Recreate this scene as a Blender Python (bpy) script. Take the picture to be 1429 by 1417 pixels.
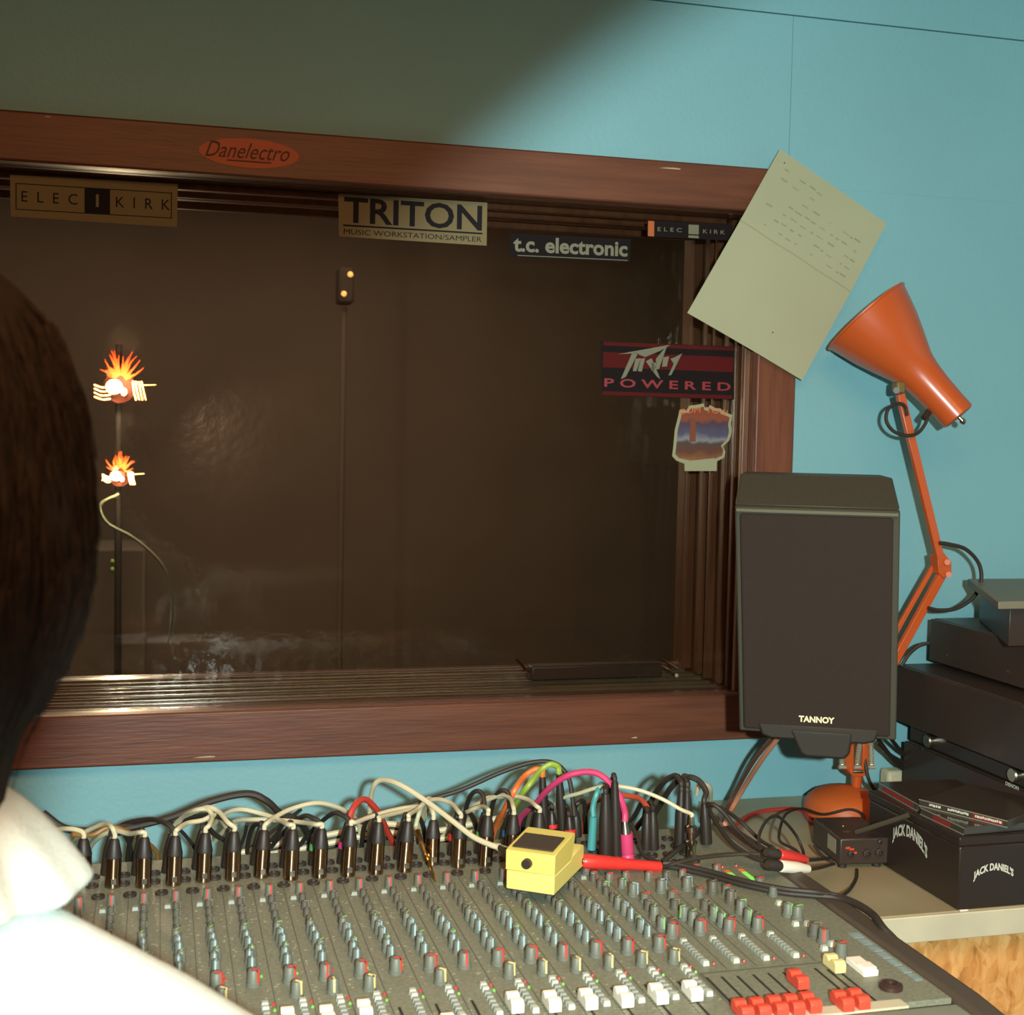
import bpy, bmesh, math, random
from mathutils import Vector, Matrix
from mathutils import noise as mnoise
random.seed(7)
S = bpy.context.scene
for o in list(bpy.data.objects): bpy.data.objects.remove(o)
COL = S.collection
rad = math.radians
# ---------------------------------------------------------------- camera
CZ = 1.40                      # eye height above the floor
FPX, CXP, CYP = 1850.0, 714.5, 708.5
def _basis(yaw, pitch, roll):
    y, p, r = rad(yaw), rad(pitch), rad(roll)
    F = Vector((math.sin(y)*math.cos(p), math.cos(y)*math.cos(p), math.sin(p)))
    R0 = Vector((math.cos(y), -math.sin(y), 0)); U0 = R0.cross(F)
    return R0*math.cos(r)+U0*math.sin(r), U0*math.cos(r)-R0*math.sin(r), F
CR, CU, CF = _basis(14.9, -3.3, 1.2)
camd = bpy.data.cameras.new('camera'); cam = bpy.data.objects.new('camera', camd); COL.objects.link(cam)
camd.sensor_fit = 'HORIZONTAL'; camd.sensor_width = 36; camd.lens = FPX/1429*36
camd.clip_start = 0.02; camd.clip_end = 50
m = Matrix((CR, CU, -CF)).transposed().to_4x4(); m.translation = (0, 0, CZ); cam.matrix_world = m
S.camera = cam
camd.dof.use_dof = True; camd.dof.focus_distance = 1.7; camd.dof.aperture_fstop = 12.0
def ray(px, py): return CF + CR*((px-CXP)/FPX) - CU*((py-CYP)/FPX)
def at(px, py, Y):
    d = ray(px, py); d = d*(Y/d.y); d.z += CZ; return d
def atz(px, py, z):            # z is a world height
    d = ray(px, py); d = d*((z-CZ)/d.z); d.z = z; return d
# ---------------------------------------------------------------- light and exposure
S.view_settings.view_transform = 'Standard'; S.view_settings.look = 'None'
S.view_settings.gamma = 1; S.view_settings.use_curve_mapping = False
S.view_settings.exposure = 0.0
w = bpy.data.worlds.new('world'); S.world = w; w.use_nodes = True
w.node_tree.nodes['Background'].inputs[0].default_value = (1, .8, .6, 1)
w.node_tree.nodes['Background'].inputs[1].default_value = 0.02
def lamp_obj(name, kind, loc, energy, color, **kw):
    d = bpy.data.lights.new(name, kind); d.energy = energy; d.color = color
    for k, v in kw.items(): setattr(d, k, v)
    o = bpy.data.objects.new(name, d); COL.objects.link(o); o.location = loc; return o
# the camera's flash, held turned towards the lower right so that the upper left stays dark
fl = lamp_obj('camera_flash', 'SPOT', (.03, -.25, CZ+.07), 186, (.86, 1, .95), shadow_soft_size=.016,
              spot_size=rad(99.6), spot_blend=.145)
fl.rotation_euler = (at(1900, 1700, 1.96)-fl.location).to_track_quat('-Z', 'Y').to_euler()
# the control room's dim warm ceiling lamps, behind the camera
am = lamp_obj('ceiling_glow', 'AREA', (.3, -.3, 2.38), 50, (1, .46, .19), shape='RECTANGLE', size=1.6, size_y=1.2)
# added warm fill light, lifts the dark of the live room behind the glass
lr = lamp_obj('live_room_fill', 'AREA', (.2, 3.6, 2.3), 52, (1, .86, .74), shape='RECTANGLE', size=2.4, size_y=1.6)
# ---------------------------------------------------------------- materials
def lin(c):
    r = []
    for v in c[:3]:
        v /= 255.0; r.append(v/12.92 if v <= .04045 else ((v+.055)/1.055)**2.4)
    return (*r, 1)
MATS = {}
def mat(name, c, rough=.6, metal=0, var=.0, vs=20, bump=0, bs=60, stretch=None, emit=0, spec=.5, c2=None, coat=0):
    if name in MATS: return MATS[name]
    M = bpy.data.materials.new(name); M.use_nodes = True; nt = M.node_tree; b = nt.nodes['Principled BSDF']
    b.inputs['Base Color'].default_value = lin(c); b.inputs['Roughness'].default_value = rough
    b.inputs['Metallic'].default_value = metal; b.inputs['Specular IOR Level'].default_value = spec
    if coat: b.inputs['Coat Weight'].default_value = coat; b.inputs['Coat Roughness'].default_value = .15
    tc = nt.nodes.new('ShaderNodeTexCoord'); mp = nt.nodes.new('ShaderNodeMapping')
    nt.links.new(tc.outputs['Object'], mp.inputs[0])
    if stretch: mp.inputs['Scale'].default_value = stretch
    if var or c2:
        n = nt.nodes.new('ShaderNodeTexNoise'); n.inputs['Scale'].default_value = vs; n.inputs['Detail'].default_value = 5
        nt.links.new(mp.outputs[0], n.inputs['Vector'])
        r = nt.nodes.new('ShaderNodeValToRGB'); a = lin(c); d = lin(c2) if c2 else tuple(x*(1-var) for x in a[:3])+(1,)
        r.color_ramp.elements[0].color = d; r.color_ramp.elements[1].color = a
        r.color_ramp.elements[0].position = .35; r.color_ramp.elements[1].position = .65
        nt.links.new(n.outputs['Fac'], r.inputs[0]); nt.links.new(r.outputs[0], b.inputs['Base Color'])
    if bump:
        n2 = nt.nodes.new('ShaderNodeTexNoise'); n2.inputs['Scale'].default_value = bs; n2.inputs['Detail'].default_value = 4
        bu = nt.nodes.new('ShaderNodeBump'); bu.inputs['Strength'].default_value = bump; bu.inputs['Distance'].default_value = .002
        nt.links.new(mp.outputs[0], n2.inputs['Vector']); nt.links.new(n2.outputs['Fac'], bu.inputs['Height'])
        nt.links.new(bu.outputs[0], b.inputs['Normal'])
    if emit:
        b.inputs['Emission Color'].default_value = lin(c); b.inputs['Emission Strength'].default_value = emit
    MATS[name] = M; return M
wallm = mat('cyan_wall_paint', (123, 178, 188), .55, var=.06, vs=3, bump=.25, bs=140)
ceilm = mat('ceiling_paint', (170, 160, 135), .8)
rearm = mat('rear_wall_paint', (120, 105, 80), .9)
livem = mat('live_room_drape', (112, 98, 84), .95, var=.15, vs=2.5)
livef = mat('live_room_carpet', (95, 78, 62), .95, var=.3, vs=8)
floorm = mat('carpet', (70, 60, 50), .95, var=.3, vs=60, bump=.5, bs=300)
woodh = mat('mahogany_stain_along', (106, 62, 42), .45, c2=(91, 51, 34), vs=7, bump=.2, bs=20, stretch=(1, 8, 14))
woodv = mat('mahogany_stain_upright', (114, 66, 42), .45, c2=(96, 53, 34), vs=7, bump=.2, bs=20, stretch=(14, 8, 1))
woodj = mat('varnished_jamb_wood', (110, 74, 52), .35, c2=(88, 58, 42), vs=6, stretch=(14, 14, 1))
woods = mat('varnished_sill_wood', (104, 72, 56), .3, c2=(84, 60, 48), vs=6, stretch=(1, 10, 10))
blackp = mat('black_plastic', (50, 42, 36), .45)
blackm = mat('black_painted_metal', (56, 46, 40), .38, bump=.05, bs=200)
blackr = mat('black_rubber', (44, 38, 32), .6)
bootm = mat('plug_boot', (38, 33, 29), .5)
jackm = mat('black_plug_shell', (42, 36, 31), .42)
vinyl = mat('black_ash_vinyl', (66, 61, 49), .5, var=.12, vs=60, bump=.15, bs=200, stretch=(6, 6, 1))
cloth = mat('grille_cloth', (45, 36, 30), .95, var=.12, vs=400, bump=.4, bs=900)
chrome = mat('chrome', (205, 198, 180), .16, 1)
xlrm = mat('nickel_barrel', (166, 142, 118), .24, 1)
xb = xlrm.node_tree.nodes['Principled BSDF']; xb.inputs['Anisotropic'].default_value = .9; xb.inputs['Anisotropic Rotation'].default_value = .25
xt = xlrm.node_tree.nodes.new('ShaderNodeTangent'); xt.direction_type = 'RADIAL'; xt.axis = 'Z'; xlrm.node_tree.links.new(xt.outputs[0], xb.inputs['Tangent'])
goldm = mat('gold_plate', (215, 170, 90), .25, 1)
orange = mat('orange_enamel', (190, 86, 38), .33, coat=.3)
orangeb = mat('orange_base_enamel', (196, 92, 36), .5)
whitec = mat('off_white_cable', (196, 190, 158), .5)
greyc = mat('grey_cable', (140, 140, 120), .55)
redc = mat('red_cable', (176, 56, 44), .45)
orangec = mat('orange_cable', (214, 112, 50), .45)
greenc = mat('green_cable', (140, 168, 62), .45)
pinkc = mat('pink_cable', (196, 62, 108), .45)
tealc = mat('teal_cable', (70, 150, 150), .45)
copperc = mat('copper_flex', (186, 124, 92), .35)
redp = mat('red_plastic', (206, 52, 46), .35)
whitep = mat('white_plastic', (236, 232, 214), .45)
yellowp = mat('yellow_enamel', (226, 214, 120), .45)
yellowd = mat('yellow_lever_enamel', (218, 206, 108), .5)
panelm = mat('console_grey_paint', (126, 132, 114), .5, c2=(108, 113, 97), vs=260, bump=.08, bs=400)
restm = mat('console_armrest', (118, 124, 110), .55, var=.08, vs=40)
knobm = mat('knob_grey', (98, 104, 94), .5)
knobd = mat('knob_dark', (84, 84, 74), .55)
pm = {'red': mat('pointer_red', (206, 62, 50), .5), 'blue': mat('pointer_blue', (150, 190, 202), .5),
      'green': mat('pointer_green', (130, 182, 112), .5), 'yellow': mat('pointer_cream', (226, 210, 140), .5),
      'dark': mat('pointer_grey', (118, 118, 100), .5)}
btnm = mat('button_pale_grey', (182, 192, 180), .5)
btng = mat('button_grey', (142, 152, 142), .5)
ledr = mat('led_red_lens', (170, 52, 44), .4); ledg = mat('led_green_lens', (112, 168, 70), .4)
faderr = mat('fader_red', (206, 70, 50), .5); faderw = mat('fader_white', (240, 236, 220), .5); fadery = mat('fader_cream', (222, 206, 140), .5)
slotm = mat('slot_black', (36, 34, 30), .8)
linem = mat('panel_line_dark', (80, 84, 72), .6)
tapem = mat('scribble_tape', (134, 158, 160), .6, var=.3, vs=70)
creams = mat('cream_strip', (190, 186, 160), .5)
shelfm = mat('cream_laminate', (168, 162, 132), .5, c2=(152, 144, 112), vs=6, bump=.05)
shelfe = mat('laminate_edge', (196, 192, 166), .5, var=.12, vs=15)
paperm = mat('paper', (164, 168, 138), .85, var=.06, vs=5, bump=.2, bs=14)
inkm = mat('faded_ink', (134, 140, 112), .9)
creasem = mat('paper_crease', (150, 146, 112), .9)
tinm = mat('black_tin', (46, 36, 31), .3, bump=.03)
clearp = mat('clear_case_plastic', (62, 58, 52), .12, spec=.8)
cdr = mat('cd_inlay_red', (140, 36, 34), .5); inks = mat('print_white', (200, 205, 190), .5)
hairm = mat('dark_brown_hair', (42, 35, 30), .85, var=.5, vs=60, stretch=(8, 8, 1), bump=.6, bs=150, spec=.12)
skinm = mat('skin', (200, 150, 120), .55)
shirtm = mat('white_brushed_cotton', (182, 192, 184), .9, bump=.6, bs=500)
jeansm = mat('blue_denim', (52, 62, 88), .85, var=.2, vs=200)
shoem = mat('shoe_leather', (40, 32, 28), .5)
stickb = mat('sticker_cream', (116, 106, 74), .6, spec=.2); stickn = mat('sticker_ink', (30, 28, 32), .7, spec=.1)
steel = mat('steel', (150, 146, 134), .3, 1)
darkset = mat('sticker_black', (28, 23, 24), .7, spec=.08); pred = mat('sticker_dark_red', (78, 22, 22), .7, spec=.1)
lred = mat('lettering_red', (132, 34, 42), .5); lsil = mat('lettering_silver', (108, 112, 92), .5)

def osb_mat():
    M = bpy.data.materials.new('strand_board'); M.use_nodes = True; nt = M.node_tree; b = nt.nodes['Principled BSDF']
    tc = nt.nodes.new('ShaderNodeTexCoord'); mp = nt.nodes.new('ShaderNodeMapping'); mp.inputs['Rotation'].default_value = (0, .6, 0)
    mp.inputs['Scale'].default_value = (1.6, 1, .8)
    n = nt.nodes.new('ShaderNodeTexNoise'); n.inputs['Scale'].default_value = 20; n.inputs['Detail'].default_value = 6
    n.inputs['Distortion'].default_value = 1.5
    v = nt.nodes.new('ShaderNodeTexVoronoi'); v.inputs['Scale'].default_value = 60
    mx = nt.nodes.new('ShaderNodeMixRGB'); mx.inputs[0].default_value = .24
    r = nt.nodes.new('ShaderNodeValToRGB'); cr = r.color_ramp
    cr.elements[0].position = .25; cr.elements[0].color = lin((150, 92, 40)); cr.elements[1].position = .75; cr.elements[1].color = lin((232, 184, 118))
    e = cr.elements.new(.48); e.color = lin((206, 146, 78))
    nt.links.new(tc.outputs['Object'], mp.inputs[0]); nt.links.new(mp.outputs[0], n.inputs['Vector']); nt.links.new(mp.outputs[0], v.inputs['Vector'])
    nt.links.new(n.outputs['Fac'], mx.inputs[1]); nt.links.new(v.outputs['Color'], mx.inputs[2]); nt.links.new(mx.outputs[0], r.inputs[0])
    nt.links.new(r.outputs[0], b.inputs['Base Color']); b.inputs['Roughness'].default_value = .6; return M
osbm = osb_mat()
def glass_mat(name, tint, extra=0):
    M = bpy.data.materials.new(name); M.use_nodes = True; nt = M.node_tree
    for n in list(nt.nodes): nt.nodes.remove(n)
    out = nt.nodes.new('ShaderNodeOutputMaterial'); tr = nt.nodes.new('ShaderNodeBsdfTransparent'); tr.inputs[0].default_value = tint
    g = nt.nodes.new('ShaderNodeBsdfGlossy'); g.inputs['Roughness'].default_value = .035
    g2 = nt.nodes.new('ShaderNodeBsdfGlossy'); g2.inputs['Roughness'].default_value = .12; g2.inputs['Color'].default_value = (1, .5, .3, 1)  # orange halo around mirrored lights, put into this lobe's tint
    fr = nt.nodes.new('ShaderNodeFresnel'); fr.inputs['IOR'].default_value = 1.45
    # a ripple that breaks up what it mirrors
    tc = nt.nodes.new('ShaderNodeTexCoord'); nn = nt.nodes.new('ShaderNodeTexNoise'); nn.inputs['Scale'].default_value = 55; nn.inputs['Detail'].default_value = 3
    bu = nt.nodes.new('ShaderNodeBump'); bu.inputs['Strength'].default_value = .35; bu.inputs['Distance'].default_value = .0006
    nt.links.new(tc.outputs['Object'], nn.inputs['Vector']); nt.links.new(nn.outputs['Fac'], bu.inputs['Height'])
    nt.links.new(bu.outputs[0], g.inputs['Normal']); nt.links.new(bu.outputs[0], g2.inputs['Normal'])
    mg = nt.nodes.new('ShaderNodeMixShader'); mg.inputs[0].default_value = .16
    nt.links.new(g.outputs[0], mg.inputs[1]); nt.links.new(g2.outputs[0], mg.inputs[2])
    mx = nt.nodes.new('ShaderNodeMixShader')
    nt.links.new(fr.outputs[0], mx.inputs[0]); nt.links.new(tr.outputs[0], mx.inputs[1]); nt.links.new(mg.outputs[0], mx.inputs[2])
    nt.links.new(mx.outputs[0], out.inputs[0]); return M
glassm = glass_mat('window_glass', (.80, .78, .74, 1)); glassm2 = glass_mat('inner_glass', (.8, .78, .74, 1))
def hand_mat():
    M = bpy.data.materials.new('printed_landscape'); M.use_nodes = True; nt = M.node_tree; b = nt.nodes['Principled BSDF']
    tc = nt.nodes.new('ShaderNodeTexCoord'); sp = nt.nodes.new('ShaderNodeSeparateXYZ'); n = nt.nodes.new('ShaderNodeTexNoise'); n.inputs['Scale'].default_value = 45
    md = nt.nodes.new('ShaderNodeMath'); md.operation = 'MULTIPLY_ADD'; md.inputs[1].default_value = .25
    r = nt.nodes.new('ShaderNodeValToRGB'); cr = r.color_ramp
    nt.links.new(tc.outputs['Generated'], sp.inputs[0]); nt.links.new(tc.outputs['Object'], n.inputs['Vector'])
    nt.links.new(n.outputs['Fac'], md.inputs[0]); nt.links.new(sp.outputs['Z'], md.inputs[2]); nt.links.new(md.outputs[0], r.inputs[0])
    cr.elements[0].position = .12; cr.elements[0].color = lin((130, 88, 48)); cr.elements[1].position = 1; cr.elements[1].color = lin((120, 58, 34))
    for p, c in ((.3, (86, 50, 36)), (.45, (70, 55, 54)), (.52, (120, 124, 128)), (.62, (72, 72, 98)), (.82, (62, 50, 68)), (.9, (122, 62, 38))):
        e = cr.elements.new(p); e.color = lin(c)
    nt.links.new(r.outputs[0], b.inputs['Base Color']); return M
handm = hand_mat()
# ---------------------------------------------------------------- mesh building
def V(*a): return Vector(a)
class MB:
    def __init__(s): s.v = []; s.f = []; s.mi = []; s.cur = 0
    def face(s, idx): s.f.append(idx); s.mi.append(s.cur)
    def add(s, vs, fs):
        k = len(s.v); s.v += [Vector(p) for p in vs]
        for f in fs: s.face([k+i for i in f])
    def box(s, c, d, R=None):
        c = Vector(c); x, y, z = [q/2 for q in d]
        vs = [Vector((a*x, b*y, e*z)) for a in (-1, 1) for b in (-1, 1) for e in (-1, 1)]
        if R is not None: vs = [R @ p for p in vs]
        s.add([c+p for p in vs], [(0, 1, 3, 2), (4, 6, 7, 5), (0, 4, 5, 1), (2, 3, 7, 6), (0, 2, 6, 4), (1, 5, 7, 3)]); return s
    def bx(s, x0, x1, y0, y1, z0, z1): return s.box(((x0+x1)/2, (y0+y1)/2, (z0+z1)/2), (x1-x0, y1-y0, z1-z0))
    def hexa(s, bot, top): # two loops of 4
        s.add(list(bot)+list(top), [(3, 2, 1, 0), (4, 5, 6, 7), (0, 1, 5, 4), (1, 2, 6, 5), (2, 3, 7, 6), (3, 0, 4, 7)]); return s
    def lathe(s, prof, n=24, o=(0, 0, 0), ax=(0, 0, 1), caps=True, a0=0, a1=2*math.pi):
        o = Vector(o); q = Vector(ax).normalized().to_track_quat('Z', 'Y'); k = len(s.v); full = abs(a1-a0-2*math.pi) < 1e-6
        m_ = n if full else n+1
        for r, z in prof:
            for i in range(m_):
                a = a0+(a1-a0)*i/n; s.v.append(o+q @ Vector((r*math.cos(a), r*math.sin(a), z)))
        for j in range(len(prof)-1):
            for i in range(n if full else n):
                i2 = (i+1) % m_
                s.face([k+j*m_+i, k+j*m_+i2, k+(j+1)*m_+i2, k+(j+1)*m_+i])
        if caps and full:
            s.face([k+i for i in range(m_)][::-1]); s.face([k+(len(prof)-1)*m_+i for i in range(m_)])
        return s
    def cyl(s, p0, p1, r0, r1=None, n=16):
        p0, p1 = Vector(p0), Vector(p1); r1 = r0 if r1 is None else r1
        return s.lathe([(r0, 0), (r1, (p1-p0).length)], n, p0, p1-p0)
    def tube(s, pts, r, n=8, sub=5, r1=None):
        P = spline(pts, sub); k = len(s.v); N = len(P)
        t = (P[1]-P[0]).normalized(); u = t.orthogonal().normalized()
        for i, p in enumerate(P):
            t2 = (P[min(i+1, N-1)]-P[max(i-1, 0)]).normalized()
            u = (u-t2*u.dot(t2)).normalized(); w_ = t2.cross(u); rr = r if r1 is None else r+(r1-r)*i/(N-1)
            for j in range(n):
                a = 2*math.pi*j/n; s.v.append(p+(u*math.cos(a)+w_*math.sin(a))*rr)
        for i in range(N-1):
            for j in range(n):
                s.face([k+i*n+j, k+i*n+(j+1) % n, k+(i+1)*n+(j+1) % n, k+(i+1)*n+j])
        s.face([k+j for j in range(n)][::-1]); s.face([k+(N-1)*n+j for j in range(n)]); return s
    def caps_(s, p0, p1, r0, r1, n=14, sy=1):   # tapered capsule
        p0, p1 = Vector(p0), Vector(p1); L = max((p1-p0).length, 1e-4); pr = []
        for i in range(1, 6): a = -math.pi/2+i*math.pi/12; pr.append((r0*math.cos(a), r0*math.sin(a)))
        pr.append((r0, 0)); pr.append((r1, L))
        for i in range(1, 6): a = i*math.pi/12; pr.append((r1*math.cos(a), L+r1*math.sin(a)))
        return s.lathe(pr, n, p0, p1-p0)
    def sph(s, c, r, n=16, m_=10):
        c = Vector(c); rx, ry, rz = (r, r, r) if not hasattr(r, '__len__') else r; k = len(s.v)
        for j in range(1, m_):
            a = math.pi*j/m_
            for i in range(n):
                b = 2*math.pi*i/n; s.v.append(c+Vector((rx*math.sin(a)*math.cos(b), ry*math.sin(a)*math.sin(b), -rz*math.cos(a))))
        s.v.append(c-Vector((0, 0, rz))); s.v.append(c+Vector((0, 0, rz))); B = k+(m_-1)*n
        for j in range(m_-2):
            for i in range(n): s.face([k+j*n+i, k+j*n+(i+1) % n, k+(j+1)*n+(i+1) % n, k+(j+1)*n+i])
        for i in range(n):
            s.face([B, k+(i+1) % n, k+i]); s.face([B+1, k+(m_-2)*n+i, k+(m_-2)*n+(i+1) % n])
        return s
    def prism(s, poly, d):    # poly list of Vectors (planar loop), extruded by vector d
        d = Vector(d); n = len(poly); k = len(s.v); s.v += [Vector(p) for p in poly]+[Vector(p)+d for p in poly]
        s.face([k+i for i in range(n)][::-1]); s.face([k+n+i for i in range(n)])
        for i in range(n): s.face([k+i, k+(i+1) % n, k+n+(i+1) % n, k+n+i])
        return s
    def mesh(s, name, mats, o=Vector((0, 0, 0)), sharp=35):
        me = bpy.data.meshes.new(name); me.from_pydata([tuple(p-o) for p in s.v], [], s.f)
        for M in (mats if isinstance(mats, (list, tuple)) else [mats]): me.materials.append(M)
        me.polygons.foreach_set('material_index', s.mi)
        bm = bmesh.new(); bm.from_mesh(me); bmesh.ops.recalc_face_normals(bm, faces=bm.faces); bm.to_mesh(me); bm.free()
        me.polygons.foreach_set('use_smooth', [True]*len(me.polygons)); me.set_sharp_from_angle(angle=rad(sharp)); me.update(); return me
def spline(pts, sub=5):
    P = [Vector(p) for p in pts]
    if len(P) < 3 or sub <= 1: return P
    Q = [P[0]*2-P[1]]+P+[P[-1]*2-P[-2]]; out = []
    for i in range(1, len(Q)-2):
        a, b, c, d = Q[i-1:i+3]
        for k in range(sub):
            t = k/sub; out.append(.5*((2*b)+(c-a)*t+(2*a-5*b+4*c-d)*t*t+(3*b-3*c+d-a)*t**3))
    out.append(P[-1]); return out
def tag(o, label=None, cat=None, group=None, kind=None):
    for k, v in (('label', label), ('category', cat), ('group', group), ('kind', kind)):
        if v: o[k] = v
    return o
def obj(name, mb, mats, parent=None, bevel=0, origin=None, seg=2, sharp=35):
    wp = Vector(parent['_w']) if parent is not None else Vector((0, 0, 0))
    if origin is None:
        if parent is not None: origin = wp
        else:
            xs = [p.x for p in mb.v]; ys = [p.y for p in mb.v]; zs = [p.z for p in mb.v]
            origin = Vector(((min(xs)+max(xs))/2, (min(ys)+max(ys))/2, min(zs)))
    origin = Vector(origin)
    o = bpy.data.objects.new(name, mb.mesh(name, mats, origin, sharp)); COL.objects.link(o)
    if parent is not None: o.parent = parent
    o.location = origin-wp; o['_w'] = tuple(origin)
    if bevel:
        b = o.modifiers.new('bevel', 'BEVEL'); b.width = bevel; b.segments = seg; b.limit_method = 'ANGLE'; b.angle_limit = rad(40)
    return o
def thing(name, loc, label, cat, group=None):
    o = bpy.data.objects.new(name, None); COL.objects.link(o); o.location = Vector(loc); o['_w'] = tuple(Vector(loc))
    o.empty_display_size = .05
    return tag(o, label, cat, group)
def inst(name, me, parent, wloc, rz=0, scale=1):
    o = bpy.data.objects.new(name, me); COL.objects.link(o); o.parent = parent; o.location = Vector(wloc)-Vector(parent['_w'])
    o.rotation_euler = (0, 0, rz); o.scale = (scale,)*3; return o
def text(name, body, M, parent, O, X, Y, width, height=None, ext=.0003, arc=0, shear=0, space=1.0, bold=0):
    """flat lettering; O centre (world), X/Y unit directions, width x height in metres"""
    c = bpy.data.curves.new(name, 'FONT'); c.body = body; c.size = 1; c.extrude = 0; c.resolution_u = 3; c.space_character = space; c.offset = bold
    t = bpy.data.objects.new(name, c); COL.objects.link(t); bpy.context.view_layer.update()
    me0 = bpy.data.meshes.new_from_object(t.evaluated_get(bpy.context.evaluated_depsgraph_get()))
    bpy.data.objects.remove(t)
    xs = [v.co.x for v in me0.vertices]; ys = [v.co.y for v in me0.vertices]
    sx = width/(max(xs)-min(xs)); sy = sx if height is None else height/(max(ys)-min(ys))
    cx, cy = (max(xs)+min(xs))/2, (max(ys)+min(ys))/2
    X = Vector(X).normalized(); Y = Vector(Y).normalized(); N = X.cross(Y); O = Vector(O); mb = MB()
    pts = []
    for v in me0.vertices:
        x, y = (v.co.x-cx)*sx, (v.co.y-cy)*sy
        x += shear*y; y += arc*(1-(2*x/width)**2)
        pts.append(O+X*x+Y*y+N*ext)
    k = len(pts); mb.v = pts
    for p in me0.polygons: mb.face(list(p.vertices))
    bpy.data.meshes.remove(me0)
    return obj(name, mb, M, parent, sharp=80)
# ================================================================= THE ROOM
WY = 1.96
ZT, ZB = .42+CZ, -.487+CZ; XL, XR = -.46, .98
BW = .068
ix0, ix1, iz0, iz1 = XL+BW, XR-BW, ZB+BW+.004, ZT-BW+.002
def struct(name, mb, M, **k):
    o = obj(name, mb, M, **k); o['kind'] = 'structure'; return o
RX0, RX1, RY0, RZ1 = -1.9, 2.1, -1.9, 2.45
struct('floor', MB().bx(RX0, RX1, RY0, WY, -.06, 0), floorm)
struct('ceiling', MB().bx(RX0, RX1, RY0, WY+.02, RZ1, RZ1+.06), ceilm)
struct('wall_left', MB().bx(RX0-.1, RX0, RY0, WY, 0, RZ1), rearm)
struct('wall_right', MB().bx(RX1, RX1+.1, RY0, WY, 0, RZ1), wallm)
struct('wall_rear', MB().bx(RX0, RX1, RY0-.1, RY0, 0, RZ1), rearm)
# window wall: backing board, then plasterboard sheets with a shadow gap between them
TH = .26; zj = .667+CZ; xj = .966
wb = MB()
wb.bx(RX0, ix0-.02, WY+.012, WY+TH, 0, RZ1); wb.bx(ix1+.02, RX1, WY+.012, WY+TH, 0, RZ1)
wb.bx(ix0-.02, ix1+.02, WY+.012, WY+TH, 0, iz0-.02); wb.bx(ix0-.02, ix1+.02, WY+.012, WY+TH, iz1+.02, RZ1)
wall = struct('wall_back', wb, rearm, origin=(0, WY+.012, 0))
g = .0012
obj('wall_panel', MB().bx(RX0, RX1, WY, WY+.012, zj+g, RZ1), wallm, wall, bevel=.0008)
obj('wall_panel', MB().bx(xj+g*.3, RX1, WY, WY+.012, ZT-.02, zj-g), wallm, wall)
obj('wall_panel', MB().bx(RX0, xj-g*.3, WY, WY+.012, ZT-.02, zj-g), wallm, wall)
obj('wall_panel', MB().bx(RX0, ix0-.02, WY, WY+.012, 0, ZT-.0201), wallm, wall)
obj('wall_panel', MB().bx(ix1+.02, RX1, WY, WY+.012, 0, ZT-.0201), wallm, wall)
obj('wall_panel', MB().bx(ix0-.0199, ix1+.0199, WY, WY+.012, 0, ZB+.02), wallm, wall)
# window
FY = WY-.024
win = thing('window_1', (0, WY, CZ), None, None); win['kind'] = 'structure'
obj('casing_board', MB().bx(XL, XR, FY, WY-.0003, ZT-BW, ZT), woodh, win, bevel=.003)
obj('casing_board', MB().bx(XL, XR, FY, WY-.0003, ZB, ZB+BW+.006), woodh, win, bevel=.003)
obj('casing_board', MB().bx(XR-BW, XR, FY+.0008, WY-.0003, ZB+BW+.0061, ZT-BW-.0001), woodv, win, bevel=.003)
obj('casing_board', MB().bx(XL, XL+BW, FY+.0008, WY-.0003, ZB+BW+.0061, ZT-BW-.0001), woodv, win, bevel=.003)
GY = WY+.02                              # front pane
Y2 = WY+.245
# jambs, head and sill boards
obj('jamb_board', MB().bx(ix1, ix1+.0195, WY, Y2+.05, iz0-.015, iz1+.015), woodj, win)
obj('jamb_board', MB().bx(ix0-.0195, ix0, WY, Y2+.05, iz0-.015, iz1+.015), woodj, win)
obj('head_board', MB().bx(ix0, ix1, WY, Y2+.05, iz1, iz1+.015), woodj, win)
obj('sill_board', MB().bx(ix0, ix1, WY, Y2+.05, iz0-.015, iz0), woods, win)
for i, (y, wd, hh) in enumerate(((WY+.006, .012, .012), (WY+.034, .012, .012), (WY+.075, .018, .010), (WY+.12, .012, .014), (WY+.165, .02, .01), (WY+.215, .014, .016))):
    obj('jamb_moulding', MB().bx(ix1-hh, ix1-.0002, y-wd/2, y+wd/2, iz0+.001, iz1-.001), woodj, win, bevel=.002)
    obj('jamb_moulding', MB().bx(ix0+.0002, ix0+hh, y-wd/2, y+wd/2, iz0+.001, iz1-.001), woodj, win, bevel=.002)
    if i not in (0, 1): obj('head_moulding', MB().bx(ix0+.02, ix1-.02, y-wd/2, y+wd/2, iz1-hh, iz1-.0002), woodj, win, bevel=.002)
railm = mat('varnished_rail', (100, 90, 74), .16, c2=(84, 76, 62), vs=8, stretch=(1, 10, 10), coat=.6)
for y, r in ((WY+.052, .005), (WY+.078, .005), (WY+.118, .006), (WY+.15, .005), (WY+.19, .006), (WY+.222, .006)):
    obj('sill_rail', MB().lathe([(r, 0), (r, ix1-ix0-.045)], 14, (ix0+.0225, y, iz0+.0005), (1, 0, 0)), railm, win)
# panes
p1 = obj('pane', MB().bx(ix0+.0005, ix1-.0005, GY, GY+.004, iz0+.0005, iz1-.0005), glassm, win)
tilt = rad(2.2); hz = (iz1-iz0)/2-.002
R2 = Matrix.Rotation(tilt, 3, 'X')
obj('pane', MB().box(((ix0+ix1)/2, Y2+.012, (iz0+iz1)/2), (ix1-ix0-.001, .004, hz*2), R2), glassm2, win)
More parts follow.
